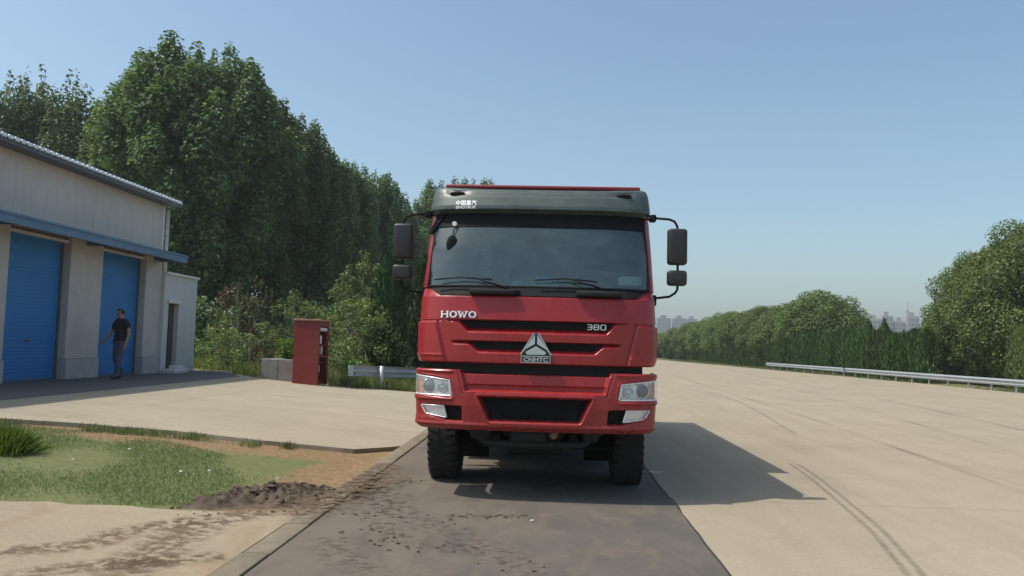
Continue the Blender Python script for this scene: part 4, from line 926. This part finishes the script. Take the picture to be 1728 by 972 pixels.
lp.append(lp[0]); b.tube(lp, .014, 8); b.build('rubber_seal', M_blk, ws)
b = MB(); b.grid(np.array([GW.P(np.linspace(-1.11, 1.11, 50), np.full(50, z), -.010) for z in np.linspace(2.835, 2.985, 6)])); b.build('sun_strip', M_blk, ws)
for s in (-1, 1):
    b = MB(); pts = [(2.2, .66), (2.92, .66), (2.92, 1.62), (2.2, 1.62)]
    b.prism([(y_, z_) for z_, y_ in pts], lambda u, v, d: (s*(np.interp(v, [2.17, 2.6, 3.0], [1.24, 1.222, 1.2])-.012+.004*d), u, v)); sw = b.build('side_window', M_glass, truck)
    b = MB(); b.rbox((s*1.262-.02, 1.25, 1.62), (s*1.262+.02, 1.45, 1.67), .01); b.build('door_handle', M_blk, truck)
# visor (roof fairing) and roof
VW = Wrap([1.185, 1.20, 1.20, 1.192, 1.182, 1.168, 1.135, 1.06], [.405, .33, .335, .37, .40, .425, .46, .56], .27, [2.985, 3.025, 3.06, 3.14, 3.20, 3.235, 3.258, 3.27])
zs = np.array([2.985, 2.995, 3.01, 3.025, 3.04, 3.06, 3.10, 3.14, 3.17, 3.20, 3.22, 3.235, 3.248, 3.258, 3.265, 3.27])
def vis_d(X, Z):
    d = .006*sstep((Z-3.168)/.01)*(np.abs(X) < 1.02)
    for s in (-1, 1): d += .012*np.exp(-(((X-s*.90)/.12)**4+((Z-3.203)/.026)**4))
    return d
zs2 = np.interp(np.linspace(0, 15, 61), np.arange(16), zs)
b = MB(); R_ = shell(VW, zs2, vis_d, 120, 1.55, 8); R_[..., 2] += .055*np.clip(np.abs(R_[..., 0])/1.15, 0, 1)**4*np.clip((R_[..., 2]-3.05)/.2, 0, 1); b.grid(R_); t_ = R_[-1]; t2 = t_.copy(); t2[:, 1] = 1.9; t2[:, 2] = 3.31; mid_ = (t_*.7+t2*.3); mid_[:, 2] = 3.30+.02*np.clip(np.abs(mid_[:, 0]), 0, 1)**4; b.grid(np.array([t_, mid_, t2]))
vis = b.build('sun_visor', M_visor, truck)
for s in (-1, 1):
    c = VW.P(np.array([s*.90]), np.array([3.203]), np.array([0.]))[0]; b = MB(); bm = bmesh.new(); bmesh.ops.create_uvsphere(bm, u_segments=20, v_segments=10, radius=1)
    b.bm(bm, 0, Matrix.Translation(c) @ Matrix.Rotation(s*.06, 4, 'Z') @ Matrix.Diagonal((.088, .03, .026, 1))); b.build('marker_lamp', M_blk, vis)
b = MB(); b.box((-1.17, 1.96, 1.30), (1.17, 1.99, 3.26)); b.build('cab_back', M_red, truck)
# interior
M_seat = simple('seat_cloth', (.16, .165, .175), .9, dirt=.25)
b = MB(); b.box((-1.16, .62, 1.45), (1.16, 1.93, 1.5)); b.box((-1.16, 1.90, 1.505), (1.16, 1.95, 3.2)); b.box((-1.14, .75, 3.17), (1.14, 1.895, 3.2)); b.build('cabin_lining', M_int, truck)
b = MB(); b.rbox((-1.12, .38, 2.02), (1.12, .86, 2.155), .03); b.rbox((.32, .62, 2.12), (1.02, .86, 2.235), .05); b.rbox((-.30, .60, 2.10), (.22, .88, 2.285), .05); b.build('dashboard', simple('dash_grey', (.30, .37, .34), .7, dirt=.3), truck)
for x in (-.62, .64):
    st = MB(); st.rbox((x-.27, 1.05, 1.72), (x+.27, 1.55, 1.88), .06); st.rbox((x-.26, 1.50, 1.82), (x+.26, 1.64, 2.50), .06); st.rbox((x-.14, 1.52, 2.53), (x+.14, 1.63, 2.74), .05); st.build('seat', M_seat, truck)
b = MB(); c = Vector((.64, .83, 2.22)); n_ = Vector((0, -.75, .66)); a1 = Vector((1, 0, 0)); a2 = n_.cross(a1)
b.tube([c+(a1*math.cos(q)+a2*math.sin(q))*.235 for q in np.linspace(0, 2*math.pi, 33)], .016, 8, caps=False)
for q in (.5, 2.64, 4.71): b.tube([c, c+(a1*math.cos(q)+a2*math.sin(q))*.23], .014, 6)
b.build('steering_wheel', M_blk, truck)
b = MB(); b.tube([(-.91, .395, 2.862), (-.925, .37, 2.70)], .006, 6); bm = bmesh.new(); bmesh.ops.create_uvsphere(bm, u_segments=20, v_segments=12, radius=1); b.bm(bm, 0, Matrix.Translation((-.93, .36, 2.63)) @ Matrix.Diagonal((.062, .02, .105, 1))); hm = b.build('blind_spot_mirror', M_blk, truck)
b = MB(); b.tube([(-.915, .385, 2.862), (-.915, .40, 2.862)], .026, 14); b.build('suction_cup', M_stick, hm)
# wipers
for pts, bl in ((((-.20, .115, 2.115), (-.42, .10, 2.19), (-.66, .13, 2.262)), ((-1.09, .215, 2.24), (-.80, .15, 2.262), (-.47, .115, 2.245))), (((.83, .135, 2.12), (.58, .11, 2.20), (.32, .125, 2.27)), ((-.03, .12, 2.25), (.30, .125, 2.272), (.62, .135, 2.245)))):
    b = MB(); b.tube(pts, [.014, .011, .007], 8); b.tube([Vector(pts[0])+Vector((0, .05, 0)), Vector(pts[0])+Vector((0, -.015, 0))], .022, 10); wp = b.build('wiper', M_blk, truck); b = MB(); b.tube(bl, .008, 6); b.build('wiper_blade', M_blk, wp)
# mirrors
M_mir = simple('mirror_shell', (.022, .021, .022), .42, dirt=.3)
for s in (-1, 1):
    b = MB(); y0 = .52
    top = [(1.19*s, y0+.12, 2.985), (1.25*s, y0+.02, 2.985), (1.40*s, y0, 2.972), (1.455*s, y0, 2.95), (1.485*s, y0, 2.90), (1.49*s, y0, 2.85), (1.495*s, y0, 2.45), (1.495*s, y0, 2.26), (1.495*s, y0, 2.215), (1.47*s, y0, 2.175), (1.41*s, y0, 2.135), (1.27*s, y0+.03, 2.118), (1.235*s, y0+.1, 2.11)]
    b.tube(top, .0135, 10); mr = b.build('mirror_arm', M_blk, truck)
    b = MB(); b.rbox((1.225*s-.035, y0-.02, 2.945), (1.225*s+.035, y0+.09, 3.02), .015); b.rbox((1.245*s-.03, y0-.01, 2.03), (1.245*s+.03, y0+.1, 2.15), .02); b.build('bracket', M_blk, mr)
    for z0, z1 in ((2.476, 2.868), (2.252, 2.418)):
        b = MB(); b.rbox((1.485*s-.105, y0-.07, z0), (1.485*s+.105, y0+.045, z1), .035, 4); h_ = b.build('mirror_housing', M_mir, mr)
    b = MB(); b.rbox((1.485*s-.092, y0+.046, 2.495), (1.485*s+.092, y0+.05, 2.85), .002, 1); b.build('mirror_glass', M_chr, mr)
b = MB(); b.prism([(-.985, 3.05), (-1.03, 3.055), (-1.19, 2.80), (-1.185, 2.765), (-1.15, 2.785), (-1.05, 2.93)], lambda u, v, d: tuple(GW.P(np.array([max(u, -1.19)]), np.array([min(v, 2.99)]), np.array([-.008-d*.025]))[0][:2])+(v,)); b.build('kerb_mirror', M_blk, truck)

# lettering and emblem
def strokes(mb, polys, X0, Z0, sc, wr, d0, d1, mat=0):
    for poly in polys: mb.prism(poly, lambda u, v, d: tuple(wr.P(np.array([X0+u*sc]), np.array([Z0+v*sc]), np.array([d0+(d1-d0)*d]))[0]), mat)
def ring(cx, cz, rx, rz, tx, tz, n=28):
    out = []
    for k in range(n):
        a, b2 = 2*math.pi*k/n, 2*math.pi*(k+1)/n
        out.append([(cx+rx*math.cos(a), cz+rz*math.sin(a)), (cx+rx*math.cos(b2), cz+rz*math.sin(b2)), (cx+(rx-tx)*math.cos(b2), cz+(rz-tz)*math.sin(b2)), (cx+(rx-tx)*math.cos(a), cz+(rz-tz)*math.sin(a))])
    return out
def rect(x0, z0, x1, z1): return [(x0, z0), (x1, z0), (x1, z1), (x0, z1)]
hw = []
hw += [rect(.08, .0, .30, 1), rect(.92, 0, 1.14, 1), rect(.30, .42, .92, .58), rect(0, 0, .079, .12), rect(0, .88, .079, 1), rect(.301, 0, .38, .12), rect(.301, .88, .38, 1), rect(.84, 0, .919, .12), rect(.84, .88, .919, 1), rect(1.141, 0, 1.22, .12), rect(1.141, .88, 1.22, 1)]
hw += ring(1.92, .5, .58, .5, .25, .15)
x = 2.58; hw += [[(x+.05, 1), (x+.30, 1), (x+.56, 0), (x+.38, 0)], [(x+.38, .0), (x+.56, 0), (x+.80, .86), (x+.68, .97)], [(x+.68, .97), (x+.80, .86), (x+.92, 0), (x+1.10, 0)], [(x+.92, .0), (x+1.10, 0), (x+1.46, 1), (x+1.26, 1)], rect(x-.06, .89, x+.42, 1.0), rect(x+1.08, .89, x+1.56, 1.0)]
hw += ring(4.80, .5, .58, .5, .25, .15)
b = MB(); strokes(b, hw, -.995, 1.842, .0695, CW, -.004, -.016); b.build('lettering', M_badge, front)
nm = []                                                              # the numerals, outlined
def num(x0, kind):
    o = []
    o += [rect(x0+.1, .86, x0+.9, 1), rect(x0+.1, 0, x0+.9, .14)]
    o += [rect(x0+.80, .14, x0+1, .86)]
    if kind in '80': o += [rect(x0, .14, x0+.2, .86)]
    if kind in '83': o += [rect(x0+.2, .43, x0+.79, .57)]
    return o
for i, ch in enumerate('380'): nm += num(i*1.22, ch)
b = MB(); strokes(b, nm, .515, 1.748, .058, CW, .03, .016); b.build('numerals', M_badge, front)
def text(name, body, size, parent, mat, wr, X0, Z0, d, width=None, off=0.):
    cu = bpy.data.curves.new(name, 'FONT'); cu.body = body; cu.size = size; cu.offset = off; cu.resolution_u = 3; cu.extrude = .0015
    tmp = bpy.data.objects.new(name, cu); COL.objects.link(tmp); dg = bpy.context.evaluated_depsgraph_get(); me = bpy.data.meshes.new_from_object(tmp.evaluated_get(dg)); bpy.data.objects.remove(tmp)
    xs_ = [v.co.x for v in me.vertices]; k_ = width/(max(xs_)-min(xs_)) if width else 1; x0_ = min(xs_)
    for v in me.vertices:
        p = wr.P(np.array([X0+(v.co.x-x0_)*k_]), np.array([Z0+v.co.y]), np.array([d-v.co.z]))[0]; v.co = Vector(p)
    me.materials.clear(); me.materials.append(mat); o = bpy.data.objects.new(name, me); COL.objects.link(o); o.parent = parent; return o
text('lettering', '中国重汽', .062, vis, M_stick, VW, -.905, 3.066, -.004, .225, .0012)
text('lettering', 'SINOTRUK', .042, vis, M_stick, VW, -.905, 3.024, -.004, .225, .0012)
em = MB(); ex, ez = 0., 1.482
F_ = lambda dd: (lambda u, v, d: tuple(CW.P(np.array([u]), np.array([v]), np.array([-.004-dd*d]))[0]))
em.prism([(-.155, 1.484), (-.145, 1.474), (.145, 1.474), (.155, 1.484), (.022, 1.700), (-.022, 1.700)], F_(.020))
em.prism([(-.150, 1.398), (.150, 1.398), (.150, 1.470), (-.150, 1.470)], F_(.020)); emb = em.build('emblem', simple('emblem_dark', (.03, .03, .032), .4), truck)
em = MB(); cz_ = 1.575
em.prism([(-.012, 1.690), (-.012, 1.590), (-.120, 1.528), (-.140, 1.488)], F_(.036)); em.prism([(.012, 1.690), (.140, 1.488), (.120, 1.528), (.012, 1.590)], F_(.036)); em.prism([(0, 1.568), (.105, 1.508), (.092, 1.482), (-.092, 1.482), (-.105, 1.508)], F_(.036)); em.build('facet', M_chr, emb)
em = MB()
for r_ in (rect(-.150, 1.398, .150, 1.405), rect(-.150, 1.462, .150, 1.470), rect(-.150, 1.406, -.143, 1.461), rect(.143, 1.406, .150, 1.461)): em.prism(r_, F_(.026))
em.prism([(-.160, 1.482), (-.150, 1.476), (-.018, 1.702), (-.030, 1.702)], F_(.026)); em.prism([(.160, 1.482), (.150, 1.476), (.018, 1.702), (.030, 1.702)], F_(.026)); em.build('emblem_edge', M_chr, emb)
text('lettering', 'CNHTC', .058, emb, M_chr, CW, -.125, 1.413, -.027, .25, .002)

# underbody, wheels, tipper body
b = MB(); b.tube([(-.69, .22, .72), (-.50, .20, .565), (-.3, .18, .56), (.3, .18, .56), (.50, .20, .565), (.70, .22, .72)], .035, 12); b.build('underrun_bar', M_chas, truck)
b = MB(); b.box((-.44, .12, .72), (-.36, 9.1, .98)); b.box((.36, .12, .72), (.44, 9.1, .98)); b.box((-.355, .3, .74), (.355, .42, .95)); b.box((-.36, 3.2, .7), (.36, 3.4, .96)); b.box((-.36, 6.4, .7), (.36, 6.6, .96)); b.rbox((-.34, .45, .60), (.34, 1.9, 1.25), .06); b.build('chassis', M_chas, truck)
for nm_, a_, c_ in (('crossmember', (-.25, .12, .58), (.12, .30, .72)), ('tow_eye', (-.66, .16, .60), (-.44, .4, .74)), ('steering_box', (.50, .16, .6), (.66, .5, .72)), ('oil_sump', (-.30, .9, .36), (.30, 1.36, .59)), ('gearbox', (-.25, 2.0, .42), (.25, 3.0, .9)), ('underbody_shade_tank', (-.34, 3.5, .45), (.34, 4.1, .68)), ('underbody_shade_panel', (-.80, 2.10, .30), (.80, 2.14, 1.0)), ('tie_rod', (-.85, 1.72, .36), (.85, 1.77, .41))):  # wide panel and tank added to block light and hide lit ground beneath
    b = MB(); b.rbox(a_, c_, .04); b.build(nm_, M_chas, truck)
for s in (-1, 1):
    for y_ in (2.38, 5.2, 8.05): b = MB(); b.rbox((s*.93-.32, y_, .12), (s*.93+.32, y_+.015, .95), .006, 1); b.build('shade_flap', M_blk, truck)  # flaps added to close the underbody off from sky light
b = MB(); bm = bmesh.new(); bmesh.ops.create_uvsphere(bm, u_segments=16, v_segments=10, radius=.05); b.bm(bm, 0, Matrix.Translation((.20, .20, .665))); b.build('horn', simple('tan_rust', (.20, .13, .09), .7), truck)
b = MB(); b.tube([(-1., 1.5, .50), (-.6, 1.5, .44), (.6, 1.5, .44), (1., 1.5, .50)], .075, 10); b.tube([(-.9, 1.25, .42), (.9, 1.25, .42)], .03, 8)
for s in (-1, 1): b.rbox((s*.42-.045, .75, .50), (s*.42+.045, 2.3, .60), .02)
b.build('front_axle', M_chas, truck)
for s in (-1, 1):                                                    # mudguards
    b = MB(); vs = []; n = 18
    for i in range(n+1):
        a = math.pi*(.22+.86*i/n)
        for x in (.86, 1.235): vs.append((s*x, 1.5-.63*math.cos(a), .60+.66*math.sin(a)))
    b.add(vs, [(2*i, 2*i+1, 2*i+3, 2*i+2) for i in range(n)], 0, True); b.build('mudguard', M_blk, truck)
def wheel(x, y, s, wd, r=.535, dual=False):
    w_ = bpy.data.objects.new('wheel', None); COL.objects.link(w_); w_.parent = truck; w_.location = (x, y, r-.015); w_.empty_display_size = .2
    ty = MB(); h = wd/2; lug = []
    prof = [(.29, -h*.80), (.33, -h*.93), (.42, -h*1.02), (.49, -h*.99), (r-.022, -h*.88), (r-.006, -h*.78), (r, 0), (r-.006, h*.78), (r-.022, h*.88), (.49, h*.99), (.42, h*1.02), (.33, h*.93), (.29, h*.80)]
    ty.lathe(prof, 56)
    for k in range(36):
        for sd in (-1, 1):
            a = 2*math.pi*(k+.5*(sd > 0))/36; Mx = Matrix.Rotation(a, 4, 'X') @ Matrix.Translation((sd*h*.56, 0, r-.004)) @ Matrix.Rotation(sd*.25, 4, 'Z')
            ty.box((-h*.36, -.024, -.012), (h*.36, .024, .016), 0, Mx)
            Ms = Matrix.Rotation(a, 4, 'X') @ Matrix.Translation((sd*h*.93, 0, r-.05)) ; ty.box((-.012, -.02, -.035), (.012, .02, .035), 0, Ms)
    ty.build('tyre', M_rub, w_)
    rm = MB(); q = s; rm.lathe([(.31, q*-h*.8), (.27, q*-h*.6), (.265, q*h*.3), (.28, q*h*.75), (.305, q*h*.84), (.295, q*h*.70), (.25, q*h*.2), (.20, q*h*.1), (.14, q*h*.15), (.13, q*h*.7), (.10, q*h*.82), (.001, q*h*.84)], 36)
    for k in range(10):
        a = 2*math.pi*k/10; rm.tube([(q*h*.1, .19*math.cos(a), .19*math.sin(a)), (q*h*.28, .19*math.cos(a), .19*math.sin(a))], .016, 6)
    rm.build('rim', M_rim, w_)
for s in (-1, 1):
    wheel(s*1.055, 1.5, s, .33)
    for y in (5.9, 7.25): wheel(s*1.09, y, s, .29); wheel(s*.755, y, -s, .29)
b = MB()
for y in (5.9, 7.25): b.tube([(-1.1, y, .52), (-.3, y, .52), (-.2, y, .56), (.2, y, .56), (.3, y, .52), (1.1, y, .52)], [.10, .10, .22, .22, .10, .10], 14)
b.build('rear_axle', M_chas, truck)
b = MB(); b.rbox((.62, 2.6, .42), (1.2, 4.3, 1.1), .05); b.build('fuel_tank', M_chr, truck); b = MB(); b.rbox((-1.2, 2.95, .42), (-.65, 4.6, 1.05), .03); b.build('side_light_block', M_blk, truck)  # left box added longer to block sky light under the truck
# tipper body: floor, ribbed sides, front wall with shield
d0, d1, zt, zb, hw_ = 2.25, 9.25, 3.60, 1.28, 1.235
for s in (-1, 1): b = MB(); b.rbox((s*.98-.2, 2.005, 1.0), (s*.98+.2, 2.225, 3.2), .04); b.build('gap_light_block_right' if s > 0 else 'gap_light_block_left', M_blk, truck)  # boxes added behind the cab to close a sunlit slit in its shadow
b = MB(); b.box((-hw_+.07, d0+.065, zb), (hw_-.07, d1, zb+.1)); b.box((-hw_+.06, d0, zb+.0), (hw_-.06, d0+.06, zt)); b.box((-hw_, d0, zb), (-hw_+.055, d1, zt-.02)); b.box((hw_-.055, d0, zb), (hw_, d1, zt-.02)); b.box((-hw_+.06, d1-.06, zb+.105), (hw_-.06, d1, zt-.1))
db = b.build('tipper_body', M_bodyred, truck)
b = MB(); b.rbox((-hw_-.03, d0-.05, zt+.004), (hw_+.03, d0+.12, zt+.055), .02); b.rbox((-hw_-.045, d0+.125, zt-.09), (-hw_+.06, d1, zt+.01), .02); b.rbox((hw_-.06, d0+.125, zt-.09), (hw_+.045, d1, zt+.01), .02); b.build('top_rail', M_bodyred, db)
for s in (-1, 1):
    for i in range(9):
        y = d0+.25+i*.8; b = MB(); b.rbox((s*(hw_+.032)-.03, y, zb+.02), (s*(hw_+.032)+.03, y+.13, zt-.095), .012); b.build('rib', M_bodyred, db)
b = MB(); b.box((-.6, d0-.001+.4, .985), (-.36, d1-.3, 1.275)); b.box((.36, d0+.4, .985), (.6, d1-.3, 1.275)); b.build('subframe', M_chas, truck)
b = MB(); b.rbox((-1.22, 8.9, .55), (1.22, 9.0, .72), .02); b.build('rear_bar', M_chas, truck)

# things lying on the dashboard
b = MB(); b.rbox((-.125, 0, 0), (.125, .02, .085), .005, 2); b.rbox((-.10, .021, 0), (.14, .16, .10), .005, 2); tag(b.build('paper_stack', simple('dash_paper', (.85, .93, .88), .6), loc=(TR[0]+.98, TR[1]+.45, 2.24)), 'stack of pale green papers on the dashboard behind the windscreen', 'papers')
b = MB(); b.rbox((-.09, 0, 0), (.09, .09, .05), .006, 2); tag(b.build('blue_box', simple('blue_card', (.05, .35, .80), .5), loc=(TR[0]+.05, TR[1]+.66, 2.287)), 'small bright blue box on the middle of the dashboard', 'box')

# ------------------------------------------------------------------ the man by the roller door
PX = (-10.45, 19.42, .5)
man = thing('person', 'man in dark t-shirt and grey blue trousers walking past the blue roller door', 'person', PX, rad(-25))
M_skin = simple('skin', (.36, .21, .14), .55); M_shirt = simple('dark_shirt', (.014, .014, .018), .85, dirt=.2); M_trou = simple('grey_blue_trousers', (.085, .095, .14), .85, dirt=.2); M_hair = simple('black_hair', (.012, .011, .010), .6); M_shoe = simple('brown_shoe', (.06, .045, .035), .6); M_eye = simple('eye_dark', (.02, .015, .012), .2)
J = {}; edges = []; radii = {}
def jt(n, p, r, parent=None):
    J[n] = p; radii[n] = r if isinstance(r, tuple) else (r, r)
    if parent: edges.append((parent, n))
# faces -Y locally; walking, weight on the left foot
jt('pelvis', (0, 0, .95), (.155, .115)); jt('belly', (0, .005, 1.10), (.145, .105), 'pelvis'); jt('chest', (0, .015, 1.28), (.165, .115), 'belly'); jt('upper', (0, .02, 1.40), (.135, .09), 'chest'); jt('neck', (0, .0, 1.485), (.058, .058), 'upper'); jt('skull0', (0, -.03, 1.56), (.070, .085), 'neck'); jt('skull1', (0, -.035, 1.64), (.078, .098), 'skull0'); jt('skull2', (0, -.02, 1.70), (.055, .07), 'skull1')
for s, nme in ((-1, 'r'), (1, 'l')):
    sw = -1 if nme == 'r' else 1
    jt('sh'+nme, (s*.175, .02, 1.405), .062, 'upper')
    if nme == 'r': el, wr_, hd = (s*.265, -.02, 1.16), (s*.345, -.14, .975), (s*.37, -.185, .915)
    else: el, wr_, hd = (s*.245, .05, 1.12), (s*.25, -.03, .88), (s*.25, -.05, .80)
    jt('el'+nme, el, .043, 'sh'+nme); jt('wr'+nme, wr_, .028, 'el'+nme); jt('hd'+nme, hd, (.036, .02), 'wr'+nme)
    v = (Vector(hd)-Vector(wr_)).normalized(); sd = v.cross(Vector((s, 0, .3))).normalized()
    for k in range(4):
        b0 = Vector(hd)+v*.02+sd*(.030-.020*k); l_ = (.07, .08, .075, .058)[k]; q = 'f%d' % k+nme
        jt(q+'a', tuple(b0+v*l_*.5), .0095, 'hd'+nme); jt(q+'b', tuple(b0+v*l_*.95+Vector((-s*.015, -.01, 0))), .008, q+'a')
    jt('th'+nme+'a', tuple(Vector(wr_)+v*.03+sd*.042), .011, 'hd'+nme); jt('th'+nme+'b', tuple(Vector(wr_)+v*.065+sd*.055), .009, 'th'+nme+'a')
    hip = (s*.095, 0, .88); kn = (s*.10, -.09 if sw > 0 else -.02, .49); an_ = (s*.09, -.10 if sw > 0 else .18, .095 if sw > 0 else .13)
    jt('hip'+nme, hip, .092, 'pelvis'); jt('kn'+nme, kn, .062, 'hip'+nme); jt('an'+nme, an_, .042, 'kn'+nme)
    jt('to'+nme, (an_[0]+s*.02, an_[1]-.15, .04 if sw > 0 else .035), (.042, .032), 'an'+nme)
names = list(J); idx = {n: i for i, n in enumerate(names)}
me = bpy.data.meshes.new('person_skeleton'); me.from_pydata([J[n] for n in names], [(idx[a], idx[c]) for a, c in edges], [])
so = bpy.data.objects.new('person_skeleton', me); COL.objects.link(so)
md = so.modifiers.new('skin', 'SKIN'); md.use_smooth_shade = True; sm_ = so.modifiers.new('sub', 'SUBSURF'); sm_.levels = 2; sm_.render_levels = 2
for i, n in enumerate(names): me.skin_vertices[0].data[i].radius = radii[n]; me.skin_vertices[0].data[i].use_root = (n == 'pelvis')
dg = bpy.context.evaluated_depsgraph_get(); ev = bpy.data.meshes.new_from_object(so.evaluated_get(dg)); bpy.data.objects.remove(so)
bm = bmesh.new(); bm.from_mesh(ev)
for pt, r3 in (((0, -.135, 1.60), (.014, .026, .022)), ((-.078, -.02, 1.60), (.012, .02, .032)), ((.078, -.02, 1.60), (.012, .02, .032))):
    q = bmesh.ops.create_icosphere(bm, subdivisions=2, radius=1)
    for v in q['verts']: v.co = Vector((pt[0]+v.co.x*r3[0], pt[1]+v.co.y*r3[1], pt[2]+v.co.z*r3[2]))
bm.to_mesh(ev); bm.free(); ev.materials.clear(); ev.materials.append(M_skin)
for p in ev.polygons: p.use_smooth = True
body = bpy.data.objects.new('body', ev); COL.objects.link(body); body.parent = man
def garment(name, test, off, mat):
    bm = bmesh.new(); bm.from_mesh(ev); bm.normal_update()
    bmesh.ops.delete(bm, geom=[f for f in bm.faces if not test(f.calc_center_median())], context='FACES')
    for v in bm.verts: v.co += v.normal*off
    me = bpy.data.meshes.new(name); bm.to_mesh(me); bm.free(); me.materials.clear(); me.materials.append(mat); o = bpy.data.objects.new(name, me); COL.objects.link(o); o.parent = man; return o
garment('t_shirt', lambda c: .93 < c.z < 1.475 and (abs(c.x) < .215 or c.z > 1.22) and not (abs(c.x) > .25 and c.z < 1.25), .016, M_shirt)
garment('trousers', lambda c: .09 < c.z < 1.0 and abs(c.x) < .215, .014, M_trou)
garment('shoe', lambda c: c.z < .105 and c.x < 0, .010, M_shoe); garment('shoe', lambda c: c.z < .105 and c.x > 0, .010, M_shoe)
garment('hair', lambda c: c.z > 1.59 and abs(c.x) < .1 and (c.z > 1.665 or c.y > -.05), .016, M_hair)
b = MB()
for s in (-1, 1):
    q = bmesh.new(); bmesh.ops.create_icosphere(q, subdivisions=1, radius=.010); b.bm(q, 0, Matrix.Translation((s*.030, -.122, 1.622)))
b.build('eyes', M_eye, man)

# ------------------------------------------------------------------ air
HAZE = .00055
if HAZE:
    m = bpy.data.materials.new('haze_air'); m.use_nodes = True; nt = m.node_tree; nt.nodes.remove(nt.nodes['Principled BSDF'])
    pv = nd(nt, 'ShaderNodeVolumePrincipled'); pv.inputs['Density'].default_value = HAZE; pv.inputs['Color'].default_value = (.93, .96, 1, 1); pv.inputs['Anisotropy'].default_value = .3
    nt.links.new(pv.outputs[0], nt.nodes['Material Output'].inputs['Volume'])
    b = MB(); b.box((-1600, -210, -1.5), (1600, 2500, 60)); o = b.build('haze', m); o['kind'] = 'stuff'; o['label'] = 'thin summer haze over the whole place'
